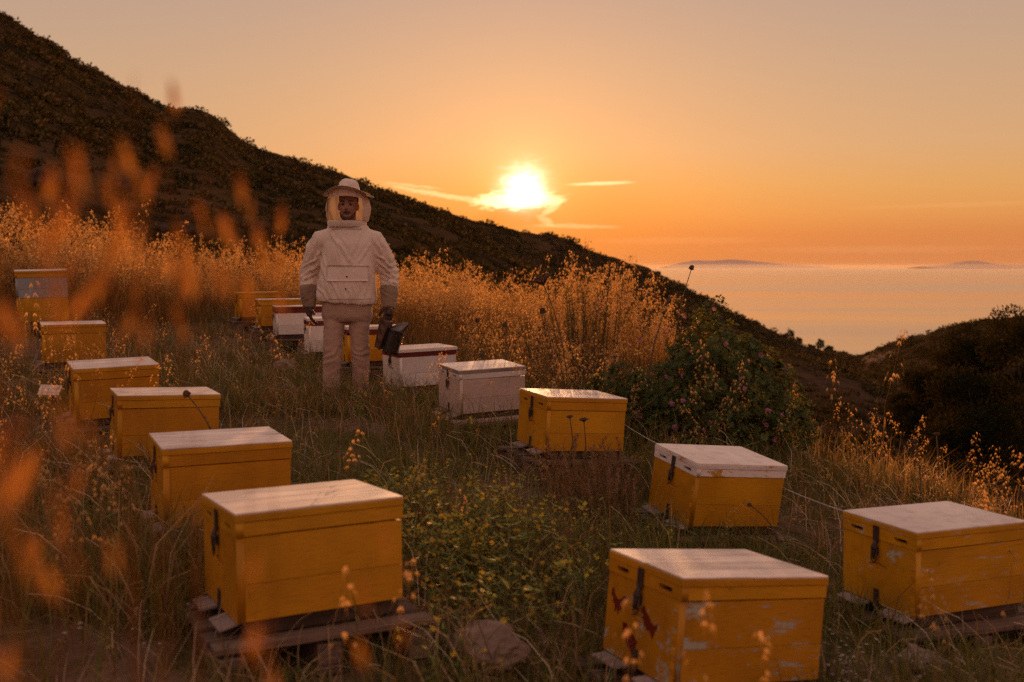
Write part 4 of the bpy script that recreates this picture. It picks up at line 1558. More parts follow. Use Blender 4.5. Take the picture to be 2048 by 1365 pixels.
for i in range(nz_ - 1):
    for k in range(na):
        t = 2 * math.pi * (k + .5) / na
        q = [i * na + k, (i + 1) * na + k, (i + 1) * na + (k + 1) % na, i * na + (k + 1) % na]
        fr = -math.sin(t)
        lim = 0.50 if math.cos(t) < 0 else 0.62
        if fr > lim and i >= 6:
            net_f.append(q)
        else:
            cloth_f.append(q)
VV = VV.reshape(-1, 3)
vo = obj('veil', pydata('veil', VV, cloth_f, MAT['veilcloth'], True), man)
obj('veil_netting', pydata('veil_netting', VV, net_f, MAT['net'], True), vo)
st_ = Soup().tube([(lx(681), -.105, lz(428)), (lx(685), -.12, lz(437)), (lx(691), -.135, lz(446))], .0016, 6)
obj('chin_cord', st_.mesh('chin_cord', MAT['zip']), vo)

# ------------------------------------------------------------------ smoker in the hand
MAT['tin'] = plain('sooty_tin', (0.085, 0.070, 0.062, 1), 0.38, 0.75, 0.4, 18, 0.25)
MAT['tinlid'] = plain('brushed_tin_lid', (0.16, 0.135, 0.12, 1), 0.34, 0.8, 0.3, 22, 0.2)
MAT['bellows'] = plain('brown_bellows_leather', (0.115, 0.058, 0.036, 1), 0.6, 0, 0.35, 14, 0.4)
MAT['bellwood'] = wood('bellows_wood', (0.16, 0.085, 0.05, 1), (0.085, 0.045, 0.028, 1))
sb = np.array([lx(783), -0.135, lz(702)])
stp = np.array([lx(797), -0.145, lz(659)])
smoker = empty('bee_smoker', (MX + sb[0], MY + sb[1], MZ + sb[2]))
tag(smoker, 'dark metal bee smoker with conical lid and bellows, held in the gloved hand', 'smoker')
ax = stp - sb
Lc = np.linalg.norm(ax)
ax /= Lc
sxv = np.array([1.0, -0.25, 0.0])
sxv -= ax * np.dot(sxv, ax)
sxv /= np.linalg.norm(sxv)
Mi = np.stack([sxv, np.cross(ax, sxv), ax], 1)    # columns: away from the bellows, sideways, along the can
smoker.rotation_euler = Matrix(Mi.tolist()).to_euler()
rc = .060
V_, F_ = loft([(0, 0, 0, rc * .97, rc * .97, 2), (0, 0, .004, rc, rc, 2), (0, 0, Lc - .012, rc, rc, 2), (0, 0, Lc - .010, rc * 1.06, rc * 1.06, 2), (0, 0, Lc, rc * 1.06, rc * 1.06, 2), (0, 0, Lc + .001, rc * .9, rc * .9, 2)], 32)
can = obj('can', pydata('can', V_, F_, MAT['tin'], False), smoker)
# lid bends over into the spout, pointing away from the body
tip_w = np.array([lx(821), -0.150, lz(645)])
tip = Mi.T @ (tip_w - sb)
b0 = np.array([0, 0, Lc + .003])
LV, LF = [], []
nr = 9
for i in range(nr):
    f = i / (nr - 1)
    c = b0 * (1 - f) + tip * f
    r_ = rc * 1.05 * (1 - f) ** 0.9 + .010 * f
    dirw = (tip - b0) / np.linalg.norm(tip - b0)
    nrm = np.array([0, 0, 1.0]) * (1 - f) + dirw * f
    nrm /= np.linalg.norm(nrm)
    u, v = frame_axes(nrm)
    if i == 0:
        u0 = np.array([1.0, 0, 0])
    u = u0 - nrm * np.dot(u0, nrm)
    u /= np.linalg.norm(u)
    v = np.cross(nrm, u)
    for k in range(28):
        t = 2 * math.pi * k / 28
        LV.append(c + r_ * (math.cos(t) * u + math.sin(t) * v))
for i in range(nr - 1):
    for k in range(28):
        a, c = i * 28 + k, i * 28 + (k + 1) % 28
        LF.append([a, c, c + 28, a + 28])
LF.append(list(range(28))[::-1])
lid_o = obj('spout_lid', pydata('spout_lid', LV, LF, MAT['tinlid'], True), smoker)
s = Soup()
s.tube([(rc * 1.07 * math.cos(2 * math.pi * k / 32), rc * 1.07 * math.sin(2 * math.pi * k / 32), Lc + .004) for k in range(33)], .003, 6)
obj('lid_ring', s.mesh('lid_ring', MAT['tinlid']), lid_o)
s = Soup()
for k in range(7):                                # wire heat guard
    t = -math.pi / 2 + (k - 3) * 0.48
    s.tube([((rc + .010) * math.cos(t), (rc + .010) * math.sin(t), z) for z in np.linspace(.006, Lc - .02, 6)], .0018, 5)
for z in (.02, Lc * .5, Lc - .03):
    s.tube([((rc + .010) * math.cos(2 * math.pi * k / 28), (rc + .010) * math.sin(2 * math.pi * k / 28), z) for k in range(29)], .0018, 5)
obj('heat_guard', s.mesh('heat_guard', MAT['tin']), smoker)
# bellows on the near side of the hand
bl = empty('bellows', (-rc - .022, 0.0, .0))
bl.parent = smoker
bl.rotation_euler = (0, R(3), 0)
Hb = Lc + .055
obj('bellows_board', box_mesh('bellows_board', .010, .125, Hb, MAT['bellwood'], .004), bl, (0, 0, Hb / 2 - .005))
o2 = obj('bellows_board', box_mesh('bellows_board', .010, .125, Hb, MAT['bellwood'], .004), bl, (-.050, 0, Hb / 2 + .006), (0, R(-9), 0))
WV, WF = [], []
for i in range(7):
    f = i / 6
    z = .004 + (Hb - .012) * f
    w = -.030 - .040 * f
    for (x_, y_) in ((-.004, -.056), (w * .5, -.048 if i % 2 else -.061), (w, -.056), (w, .056), (w * .5, .048 if i % 2 else .061), (-.004, .056)):
        WV.append((x_, y_, z))
for i in range(6):
    for k in range(6):
        a, c = i * 6 + k, i * 6 + (k + 1) % 6
        WF.append([a, c, c + 6, a + 6])
WF += [list(range(6))[::-1], [36 + k for k in range(6)]]
obj('bellows_leather', pydata('bellows_leather', WV, WF, MAT['bellows'], False), bl)
obj('bracket', box_mesh('bracket', .030, .02, .02, MAT['tin'], .002), smoker, (-rc - .008, 0, Lc * .35))
# ------------------------------------------------------------------ vegetation
MAT['grass'] = leaf_mat('grass_blades', 0.34, 1.0)
MAT['oat'] = leaf_mat('dry_oat_straw', 0.55, 1.0, 0.7, (1.0, 0.70, 0.38, 1), 0.0)
MAT['nearoat'] = leaf_mat('dry_oat_husk', 0.60, 1.0, 0.8, (1.0, 0.66, 0.30, 1), 0.0)
MAT['leaf'] = leaf_mat('leaf_green', 0.28, 1.0, 0.6, (0.9, 0.9, 0.4, 1), 0.08)
MAT['scrub'] = leaf_mat('scrub_leaf', 0.06, 1.0, 0.9, (1, .75, .35, 1), 0.0)
MAT['petal'] = leaf_mat('petals', 0.35, 1.0, 0.6, (1, 0.9, 0.7, 1))
MAT['bark'] = plain('grey_brown_bark', (0.11, 0.075, 0.05, 1), 0.95, 0, 0.4, 14, 0.8)
MAT['drystem'] = plain('dry_brown_stem', (0.14, 0.085, 0.05, 1), 0.9, 0, 0.3, 30, 0.3)

FOOT = []
for k, h in HIVES.items():
    c = HC[k]
    FOOT.append((c[0], c[1], R(h[3]), h[6] / 2 + 0.06, h[7] / 2 + 0.06))


def free_of_hives(x, y, pad=0.0):
    ok = np.ones(len(x), bool)
    for (cx, cy, a, hl, hw) in FOOT:
        dx, dy = x - cx, y - cy
        u, v = dx * math.cos(a) + dy * math.sin(a), -dx * math.sin(a) + dy * math.cos(a)
        ok &= ~((np.abs(u) < hl + pad) & (np.abs(v) < hw + pad))
    ok &= ~((np.abs(x - MX) < 0.20) & (np.abs(y - MY) < 0.14))
    return ok


def fan_points(n, px0, px1, r0, r1, dens=None):
    """points spread evenly over the ground between two photo columns and two distances"""
    px = RNG.uniform(px0, px1, n)
    r = np.sqrt(RNG.uniform(r0 ** 2, r1 ** 2, n))
    a = np.arctan((px - 1024) / (F_PX * CPT))
    x, y = r * np.sin(a), r * np.cos(a)
    if dens is not None:
        k = RNG.uniform(0, 1, n) < dens(px, r, x, y)
        x, y, px, r = x[k], y[k], px[k], r[k]
    return x, y, px, r


def blades(x, y, h, w, lean, col0, col1, seg_bend=0.6):
    """flat tapering leaves: five vertices, three triangles each"""
    n = len(x)
    z = ground(x, y) - 0.01
    th = RNG.uniform(0, 2 * math.pi, n)
    fa = RNG.uniform(0, 2 * math.pi, n)
    dx, dy = np.cos(th), np.sin(th)
    px_, py_ = np.cos(fa) * w / 2, np.sin(fa) * w / 2
    V = np.zeros((n, 5, 3))
    V[:, 0] = np.stack([x - px_, y - py_, z], -1)
    V[:, 1] = np.stack([x + px_, y + py_, z], -1)
    mx, my = x + dx * lean * h * 0.28, y + dy * lean * h * 0.28
    V[:, 2] = np.stack([mx - px_ * .8, my - py_ * .8, z + h * 0.58], -1)
    V[:, 3] = np.stack([mx + px_ * .8, my + py_ * .8, z + h * 0.58], -1)
    V[:, 4] = np.stack([x + dx * lean * h, y + dy * lean * h, z + h * (1 - 0.35 * lean * seg_bend)], -1)
    b = np.arange(n)[:, None, None] * 5
    T = np.array([[0, 1, 3], [0, 3, 2], [2, 3, 4]])[None] + b
    C = np.zeros((n, 5, 3))
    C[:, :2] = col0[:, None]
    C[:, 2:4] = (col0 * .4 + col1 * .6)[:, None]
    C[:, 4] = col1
    return V.reshape(-1, 3), T.reshape(-1, 3), C.reshape(-1, 3)


def merge(parts):
    V, T, C, b = [], [], [], 0
    for v, t, c in parts:
        V.append(v)
        T.append(t + b)
        C.append(c)
        b += len(v)
    return np.vstack(V), np.vstack(T), np.vstack(C)


def pal(cols, n, jit=0.22, p=None):
    cols = np.array(cols)
    c = cols[RNG.choice(len(cols), n, p=p)]
    return np.clip(c * RNG.uniform(1 - jit, 1 + jit, (n, 1)) * RNG.uniform(.92, 1.08, (n, 3)), 0.004, 0.9)


GREEN = [(.085, .115, .024), (.12, .145, .032), (.045, .064, .016), (.16, .155, .042)]
STRAW = [(.38, .235, .105), (.24, .145, .06), (.56, .38, .20), (.15, .09, .036)]
DARK = [(.038, .034, .013), (.062, .045, .018), (.11, .068, .028)]


def soil_here(x, y):
    n = fbm(x * 0.8 + 4.2, y * 0.8, 9.0, 3)
    s = np.clip((n - 0.52) / 0.06, 0, 1)
    for (px_, py_, rad) in ((1235, 1035, .42), (1010, 930, .30), (150, 640, .9), (290, 660, .8), (60, 700, .5), (1700, 1330, .25), (1000, 870, .3), (972, 1352, .22), (1840, 1364, .15)):
        p_ = SPOT[(px_, py_)]
        s = np.maximum(s, np.clip(1.4 - np.hypot(x - p_[0], y - p_[1]) / rad, 0, 1))
    return s


SPOT = {q: at_ground(*q) for q in ((1235, 1035), (1010, 930), (150, 640), (290, 660), (60, 700), (1700, 1330), (1000, 870), (972, 1352), (1840, 1364))}


class Tmpl:
    """one plant drawn once: triangles with a tint per vertex"""
    def __init__(self):
        self.V, self.T, self.C = [], [], []

    def tri(self, a, b, c, col):
        k = len(self.V)
        self.V += [a, b, c]
        self.T.append((k, k + 1, k + 2))
        self.C += [col] * 3

    def quad(self, a, b, c, d, col):
        k = len(self.V)
        self.V += [a, b, c, d]
        self.T += [(k, k + 1, k + 2), (k, k + 2, k + 3)]
        self.C += [col] * 4

    def stem(self, pts, r0, r1, col, n=3):
        k0 = len(self.V)
        pts = np.asarray(pts, float)
        m = len(pts)
        for i, p in enumerate(pts):
            t = pts[min(i + 1, m - 1)] - pts[max(i - 1, 0)]
            u, v = frame_axes(t)
            r_ = r0 + (r1 - r0) * i / (m - 1)
            for q in range(n):
                a = 2 * math.pi * q / n
                self.V.append(p + r_ * (math.cos(a) * u + math.sin(a) * v))
                self.C.append(col)
        for i in range(m - 1):
            for q in range(n):
                a, b = k0 + i * n + q, k0 + i * n + (q + 1) % n
                self.T += [(a, b, b + n), (a, b + n, a + n)]

    def scale_leaf(self, p, d, ln, w, col, up=None):
        """pointed husk from p along d"""
        d = np.asarray(d, float)
        d /= np.linalg.norm(d) + 1e-9
        s = np.cross(d, np.array([0.3, 0.5, 0.8]) if up is None else up)
        s /= np.linalg.norm(s) + 1e-9
        m = p + d * ln * .4
        self.quad(p, m + s * w, p + d * ln, m - s * w, col)

    def arrays(self):
        return np.array(self.V, float), np.array(self.T, np.int64), np.array(self.C, float)


def oat(seed, n_sp=24, big=1.0, droop=0.22, leaves=3, stem_r=0.0017, col=(.66, .43, .19), scol=(.24, .14, .052), spread=1.0, low=.56):
    """wild oat: bare stem one metre tall, nodding spikelets of open husks near the top"""
    rg = np.random.default_rng(seed)
    t = Tmpl()
    a = rg.uniform(0, 6.28)
    dx, dy = math.cos(a), math.sin(a)
    f = np.linspace(0, 1, 9)
    S = np.stack([dx * droop * f ** 2.6, dy * droop * f ** 2.6, f * (1 - 0.05 * droop * f)], -1)
    S[1:-1, :2] += rg.normal(0, .006, (7, 2))
    t.stem(S, stem_r, stem_r * .45, scol)
    for k in range(n_sp):
        g = rg.uniform(low, 1.0) ** 0.8
        p = np.array([np.interp(g, f, S[:, i]) for i in range(3)])
        an = rg.uniform(0, 6.28)
        out = (0.035 + 0.085 * (1 - g) / .44) * rg.uniform(.5, 1.2) * big * spread
        q = p + np.array([math.cos(an) * out, math.sin(an) * out, rg.uniform(-.01, .035) * big])
        q2 = q + np.array([math.cos(an) * .006, math.sin(an) * .006, -.014 * big])
        sdir = np.cross(q - p, [0, 0, 1.0])
        sdir = sdir / (np.linalg.norm(sdir) + 1e-9) * .0009
        t.tri(p - sdir, p + sdir, q, scol)
        cc = tuple(np.array(col) * rg.uniform(.7, 1.35))
        ln = rg.uniform(.021, .031) * big
        sp = rg.uniform(.18, .5)
        side = np.array([-math.sin(an), math.cos(an), 0])
        for s in (-1, 1):
            t.scale_leaf(q, np.array([math.cos(an) * .35, math.sin(an) * .35, -.9]) + side * s * sp, ln, .0034 * big, cc, np.array([math.cos(an), math.sin(an), .2]))
        t.tri(q2 - side * .0006, q2 + side * .0006, q2 + np.array([math.cos(an) * .012, math.sin(an) * .012, -.045 * big]), tuple(np.array(col) * .7))
    for k in range(leaves):
        g = rg.uniform(.08, .5)
        p = np.array([np.interp(g, f, S[:, i]) for i in range(3)])
        an = rg.uniform(0, 6.28)
        o = np.array([math.cos(an), math.sin(an), 0])
        ln = rg.uniform(.14, .26)
        m = p + o * ln * .45 + np.array([0, 0, ln * .45])
        e = p + o * ln + np.array([0, 0, ln * rg.uniform(-.3, .35)])
        sd = np.array([-o[1], o[0], 0]) * .0035
        t.quad(p - sd, p + sd, m + sd, m - sd, tuple(np.array(scol) * rg.uniform(.6, 1.1)))
        t.tri(m - sd, m + sd, e, tuple(np.array(scol) * rg.uniform(.7, 1.2)))
    return t.arrays()


def foxtail(seed, col=(.16, .15, .055), tip=(.34, .25, .12)):
    rg = np.random.default_rng(seed)
    t = Tmpl()
    an = rg.uniform(0, 6.28)
    f = np.linspace(0, 1, 6)
    dr = rg.uniform(.05, .30)
    S = np.stack([math.cos(an) * dr * f ** 2, math.sin(an) * dr * f ** 2, f], -1)
    t.stem(S * .62, .0030, .0022, tuple(np.array(col) * .8))
    for k in range(90):
        g = rg.uniform(.60, 1.0)
        p = np.array([np.interp(g, f, S[:, i]) for i in range(3)])
        b_ = rg.uniform(0, 6.28)
        o = np.array([math.cos(b_), math.sin(b_), rg.uniform(.7, 1.7)])
        cc = np.array(col) * rg.uniform(.7, 1.3)
        t.scale_leaf(p, o, rg.uniform(.05, .10) * (1.15 - .4 * (g - .6) / .4), .006, tuple(cc * .5 + np.array(tip) * .5))
    for k in range(3):
        b_ = rg.uniform(0, 6.28)
        o = np.array([math.cos(b_), math.sin(b_), 0])
        t.scale_leaf(np.array([0, 0, .05]), o * .6 + np.array([0, 0, 1.0]), rg.uniform(.3, .5), .010, col)
    return t.arrays()


def mustard(seed):
    """branched green stems with small four-petalled yellow flowers"""
    rg = np.random.default_rng(seed)
    t = Tmpl()
    g1_, g2_ = (.13, .165, .038), (.19, .225, .052)
    for b_ in range(6):
        an = rg.uniform(0, 6.28)
        hh = rg.uniform(.55, 1.0)
        ln = rg.uniform(.15, .5)
        f = np.linspace(0, 1, 5)
        S = np.stack([math.cos(an) * ln * f ** 1.5, math.sin(an) * ln * f ** 1.5, hh * f], -1)
        t.stem(S, .0045, .0025, g1_)
        for k in range(7):
            p = S[rg.integers(1, 5)] + rg.normal(0, .01, 3)
            a2 = rg.uniform(0, 6.28)
            t.scale_leaf(p, (math.cos(a2), math.sin(a2), rg.uniform(-.1, .8)), rg.uniform(.07, .16), .014, tuple(np.array(g2_) * rg.uniform(.6, 1.3)))
        for k in range(rg.integers(1, 3)):
            c = S[-1] + rg.normal(0, .035, 3) * np.array([1, 1, .7])
            nrm = np.array([rg.normal(0, .6), rg.normal(-.5, .5), 1.0])
            u, v = frame_axes(nrm)
            yc = tuple(np.array((.62, .40, .025)) * rg.uniform(.75, 1.15))
            for q in range(4):
                a2 = q * math.pi / 2 + rg.uniform(-.2, .2)
                d = math.cos(a2) * u + math.sin(a2) * v
                s = np.cross(nrm / np.linalg.norm(nrm), d)
                t.quad(c, c + d * .021 + s * .014, c + d * .031, c + d * .021 - s * .014, yc)
    return t.arrays()


def whiteflower(seed):
    rg = np.random.default_rng(seed)
    t = Tmpl()
    for b_ in range(3):
        p0 = np.array([rg.normal(0, .1), rg.normal(0, .1), 0])
        p1 = p0 + np.array([rg.normal(0, .12), rg.normal(0, .12), rg.uniform(.6, 1.0)])
        t.stem([p0, (p0 + p1) / 2 + rg.normal(0, .02, 3), p1], .004, .003, (.09, .10, .03))
        for q in range(5):
            a2 = q * 1.2566
            d = np.array([math.cos(a2), math.sin(a2) * .8, .3])
            t.scale_leaf(p1, d, .05, .013, (.6, .52, .45), np.array([0, 0, 1.0]))
    return t.arrays()


def stamp(tmpls, x, y, sc, z=None, lean=0.12, tint=None, widen=None):
    """many copies of a few plants in one sheet of triangles"""
    n = len(x)
    z = ground(x, y) - .01 if z is None else z
    which = RNG.integers(0, len(tmpls), n)
    out = []
    for k, (V, T, C) in enumerate(tmpls):
        s = np.nonzero(which == k)[0]
        if not len(s):
            continue
        a = RNG.uniform(0, 2 * math.pi, len(s))
        ca, sa = np.cos(a), np.sin(a)
        lx_, ly_ = RNG.normal(0, lean, len(s)), RNG.normal(0, lean, len(s))
        P = np.zeros((len(s), len(V), 3))
        wx = sc[s] if widen is None else sc[s] * widen
        P[:, :, 0] = (ca[:, None] * V[None, :, 0] - sa[:, None] * V[None, :, 1]) * wx[:, None] + V[None, :, 2] * (lx_ * sc[s])[:, None] + x[s][:, None]
        P[:, :, 1] = (sa[:, None] * V[None, :, 0] + ca[:, None] * V[None, :, 1]) * wx[:, None] + V[None, :, 2] * (ly_ * sc[s])[:, None] + y[s][:, None]
        P[:, :, 2] = V[None, :, 2] * sc[s][:, None] + z[s][:, None]
        TT = T[None] + (np.arange(len(s)) * len(V))[:, None, None]
        CC = np.broadcast_to(C[None], P.shape) * RNG.uniform(.75, 1.25, (len(s), 1, 1))
        if tint is not None:
            CC = CC * tint[s][:, None, :]
        out.append((P.reshape(-1, 3), TT.reshape(-1, 3), CC.reshape(-1, 3)))
    return merge(out)


def stuff(name, arr, mat, label, cat):
    o = obj(name, mesh_np(name, arr[0], arr[1], mat, arr[2]))
    tag(o, label, cat, kind='stuff')
    return o


# --- turf
def d_turf(px, r, x, y):
    return np.clip(np.where(r < 5, 1.0, np.where(r < 9, .62, .26)) * (1 - .88 * soil_here(x, y)), 0, 1)


x, y, px, r = fan_points(300000, -150, 2200, 2.0, 17.5, d_turf)
k = free_of_hives(x, y, -0.02) & (r < t_re(px) + 0.6)
x, y, px, r = x[k], y[k], px[k], r[k]
n = len(x)
tuft = fbm(x * 1.7, y * 1.7, 2.0, 3)
green = np.clip((fbm(x * .7 + 8, y * .7, 5.0, 3) - .38) / .2, 0, 1)
isg = RNG.uniform(0, 1, n) < (.42 + .55 * green) * np.where(r > 10, .4, 1)
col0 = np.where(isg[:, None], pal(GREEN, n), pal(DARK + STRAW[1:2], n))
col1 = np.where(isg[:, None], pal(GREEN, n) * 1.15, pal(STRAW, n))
h = (0.06 + .30 * np.clip(tuft - .25, 0, 1)) * RNG.uniform(.5, 1.6, n) * np.where(isg, .9, 1.2)
h *= np.where((px < 620) & (r < 4.5), 1.35, 1.0)
w = RNG.uniform(.0026, .0062, n) * (1 + r * .06)
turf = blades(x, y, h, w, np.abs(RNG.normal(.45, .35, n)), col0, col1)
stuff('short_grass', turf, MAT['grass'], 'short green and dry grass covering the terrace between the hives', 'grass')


# --- taller loose blades and bents between the hives
def d_mid(px, r, x, y):
    n_ = fbm(x * 1.1 + 3, y * 1.1 - 7, 4.0, 3)
    return np.clip((n_ - .36) / .22, 0, 1) * (1 - .9 * soil_here(x, y)) * np.where(r < 9, 1, .6)


x, y, px, r = fan_points(52000, -150, 2200, 2.3, 15, d_mid)
k = free_of_hives(x, y, 0.02) & (r < t_re(px) + .4)
x, y, px, r = x[k], y[k], px[k], r[k]
n = len(x)
isg = RNG.uniform(0, 1, n) < .42
col0 = np.where(isg[:, None], pal(GREEN, n), pal(DARK, n))
col1 = np.where(isg[:, None], pal(GREEN, n) * 1.2, pal(STRAW, n))
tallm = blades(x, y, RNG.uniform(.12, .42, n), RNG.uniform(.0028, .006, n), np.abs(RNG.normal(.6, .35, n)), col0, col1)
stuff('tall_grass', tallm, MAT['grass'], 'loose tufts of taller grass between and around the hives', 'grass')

# --- tangle of thin bleached stems lying every way through the turf
def stems(x, y, n_, hgt, reach, wid, col):
    z = ground(x, y)
    th = RNG.uniform(0, 2 * math.pi, n_)
    bend = RNG.normal(0, .5, n_)
    V = np.zeros((n_, 8, 3))
    for i, f in enumerate((0, .35, .7, 1.0)):
        a = th + bend * f
        cx, cy = x + np.cos(a) * reach * f, y + np.sin(a) * reach * f
        cz = z + hgt * (f * 1.7 - .75 * f * f) * 1.05
        V[:, 2 * i] = np.stack([cx - np.sin(a) * wid * (1 - .7 * f), cy + np.cos(a) * wid * (1 - .7 * f), cz], -1)
        V[:, 2 * i + 1] = np.stack([cx + np.sin(a) * wid * (1 - .7 * f), cy - np.cos(a) * wid * (1 - .7 * f), cz + wid], -1)
    T = np.array([[0, 1, 3], [0, 3, 2], [2, 3, 5], [2, 5, 4], [4, 5, 7], [4, 7, 6]])[None] + (np.arange(n_) * 8)[:, None, None]
    return V.reshape(-1, 3), T.reshape(-1, 3), np.repeat(col, 8, 0)


x, y, px, r = fan_points(17000, -100, 2150, 2.6, 11.0, lambda px, r, x, y: np.where(r < 6, 1, .45) * np.clip((fbm(x * 1.3 - 2, y * 1.3 + 5, 8.0, 3) - .33) / .2, .1, 1))
k = free_of_hives(x, y, .0) & (r < t_re(px))
x, y, r = x[k], y[k], r[k]
n = len(x)
tangle = stems(x, y, n, RNG.uniform(.05, .26, n), RNG.uniform(.05, .28, n), RNG.uniform(.0009, .0019, n) * (1 + .04 * r), pal([(.74, .56, .36), (.50, .35, .19), (.30, .19, .09), (.14, .15, .05)], n))
stuff('dry_stem_tangle', tangle, MAT['grass'], 'tangle of thin bleached stems through the terrace grass', 'grass')

# --- wild oats
OATS = [oat(100 + i, 30 + 4 * (i % 3), 1.0, .14 + .05 * (i % 4), 3) for i in range(8)]
OATSB = [oat(200 + i, 30, 1.25, .20 + .08 * (i % 3), 2, .0014) for i in range(5)]


def d_band(px, r, x, y):
    re = t_re(px)
    start = np.interp(px, [-300, 0, 200, 420, 560, 640, 780, 900, 1050, 1200, 1330, 1480], [10.6, 11.2, 12.2, 13.0, 13.4, 12.6, 10.2, 9.3, 8.8, 8.4, 8.2, 8.8])
    return np.clip((r - start) / 1.2, 0, 1) * np.clip((re + 1.2 - r) / 1.0, 0, 1) * np.clip((fbm(x * .8, y * .8, 7.0, 3) - .36) / .18, .10, 1)


x, y, px, r = fan_points(8600, -250, 1420, 8.0, 18.0, d_band)
k = free_of_hives(x, y, .1) & (np.hypot((x - 1.3) / .85, (y - 7.2) / .85) > 1)
x, y, px, r = x[k], y[k], px[k], r[k]
hh = np.interp(px, [-200, 150, 300, 450, 650, 850, 1000, 1200, 1320, 1420], [1.22, 1.18, .98, .82, .85, .95, 1.02, .98, .86, .66]) * (.30 + 1.35 * fbm(x * .9, y * .9, 6.0, 3))
a1 = stamp(OATS, x, y, hh * np.where(RNG.uniform(0, 1, len(x)) < .06, RNG.uniform(1.05, 1.3, len(x)), RNG.uniform(.55, 1.05, len(x))), None, .12)
x2, y2, px2, r2 = fan_points(60000, -250, 1450, 8.0, 18.0, d_band)
k = free_of_hives(x2, y2, .08)
x2, y2, px2 = x2[k], y2[k], px2[k]
n = len(x2)
h2 = np.interp(px2, [-200, 150, 450, 650, 850, 1200, 1450], [.75, .72, .5, .5, .6, .6, .45]) * RNG.uniform(.5, 1.25, n)
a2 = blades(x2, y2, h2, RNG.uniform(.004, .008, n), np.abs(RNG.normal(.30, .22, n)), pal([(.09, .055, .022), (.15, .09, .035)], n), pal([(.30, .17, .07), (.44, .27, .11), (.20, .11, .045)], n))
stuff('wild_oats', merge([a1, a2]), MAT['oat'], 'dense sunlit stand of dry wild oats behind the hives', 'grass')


def d_loose(px, r, x, y):
    right = np.clip((px - 1560) / 80, 0, 1) * np.clip((r - 4.6) / .5, 0, 1)
    left = np.clip((420 - px) / 200, 0, 1) * .20
    brown = ((px > 880) & (px < 1225) & (r > 6.4)) * .5
    return np.clip(np.maximum(np.maximum(right * .30, left), np.maximum(brown, .035)), 0, 1) * (r < t_re(px) + .8)


x, y, px, r = fan_points(3400, -150, 2200, 2.9, 11.0, d_loose)
k = free_of_hives(x, y, .10)
x, y, px, r = x[k], y[k], px[k], r[k]
xb_, yb_, pb_, rb_ = fan_points(9, 1240, 1640, 5.5, 6.5)
kb_ = free_of_hives(xb_, yb_, .12)
x, y, px, r = np.r_[x, xb_[kb_]], np.r_[y, yb_[kb_]], np.r_[px, pb_[kb_]], np.r_[r, rb_[kb_]]
hh = np.where(px > 1540, .46, np.where(px < 500, .52, np.where((px > 1240) & (r > 5.4), .72, np.where(r > 6.4, .62, .42))))
loose = stamp(OATS + OATSB, x, y, hh * RNG.uniform(.55, 1.2, len(x)), None, .16)
x2, y2, px2, r2 = fan_points(24000, -150, 2200, 4.2, 11.0, lambda px, r, x, y: d_loose(px, r, x, y) * np.where((px > 1540) | (r > 6), 1, 0))
k = free_of_hives(x2, y2, .08)
x2, y2 = x2[k], y2[k]
n = len(x2)
lb = blades(x2, y2, RNG.uniform(.15, .42, n), RNG.uniform(.003, .006, n), np.abs(RNG.normal(.5, .3, n)), pal([(.05, .055, .02), (.08, .07, .028)], n), pal([(.10, .115, .035), (.16, .13, .05), (.34, .21, .09)], n))
stuff('loose_oats', merge([loose, lb]), MAT['oat'], 'scattered wild oat stems and dry bents around the right-hand hives', 'grass')

# --- out-of-focus oats close to the lens on the left
def near_oat(seed):
    """a few long closed spikelets hanging from thread-like stalks"""
    rg = np.random.default_rng(seed)
    t = Tmpl()
    f = np.linspace(0, 1, 9)
    S = np.stack([.02 * f ** 3, .01 * np.sin(3 * f + seed), f], -1)
    t.stem(S, .0008, .0003, (.26, .13, .045))
    for k in range(5):
        g = 1 - .013 * k - rg.uniform(0, .005)
        p = np.array([np.interp(g, f, S[:, i]) for i in range(3)])
        q = p + np.array([rg.uniform(-.016, .020), rg.uniform(-.014, .014), rg.uniform(-.004, .008)])
        t.tri(p + np.array([.0003, 0, 0]), p - np.array([.0003, 0, 0]), q, (.26, .13, .045))
        dirn = np.array([rg.uniform(.05, .45), rg.uniform(-.2, .2), -1.0])
        for s_ in range(3):
            t.scale_leaf(q, dirn + rg.normal(0, .07, 3), rg.uniform(.016, .026), .0013, tuple(np.array((.46, .22, .07)) * rg.uniform(.7, 1.2)), rg.normal(0, 1, 3))
    return t.arrays()


NEAR = [near_oat(300 + i) for i in range(8)]
nx, ny, ns = [], [], []
spots = [(25, 130, .46), (75, 190, .5), (125, 250, .52), (170, 340, .6), (205, 230, .58), (215, 330, .6), (255, 125, .7), (270, 340, .64), (305, 250, .66), (345, 310, .7), (450, 360, .8), (500, 400, .85), (385, 330, .76), (300, 400, .75),
         (95, 300, .50), (15, 330, .42), (40, 250, .44), (10, 560, .40), (55, 600, .42), (95, 690, .46), (30, 740, .40), (80, 800, .44), (-10, 660, .38), (230, 780, .6), (40, 960, .42), (600, 1090, .52), (690, 1060, .55)]
for (px_, py_, yy) in spots:
    p = at(px_, py_, yy)
    g = gz(p[0], p[1])
    nx.append(p[0])
    ny.append(p[1])
    ns.append(max(.3, p[2] - g))
near = stamp(NEAR, np.array(nx), np.array(ny), np.array(ns), None, .012)
stuff('foreground_oats', near, MAT['nearoat'], 'blurred orange wild oats close to the camera on the left', 'grass')

# --- yellow mustard and small white flowers
MUS = [mustard(400 + i) for i in range(6)]


def d_mus(px, r, x, y):
    return np.clip(1.15 - np.hypot((px - 960) / 230, (r - 3.9) / 1.3), 0, 1) * (1 - .8 * soil_here(x, y))


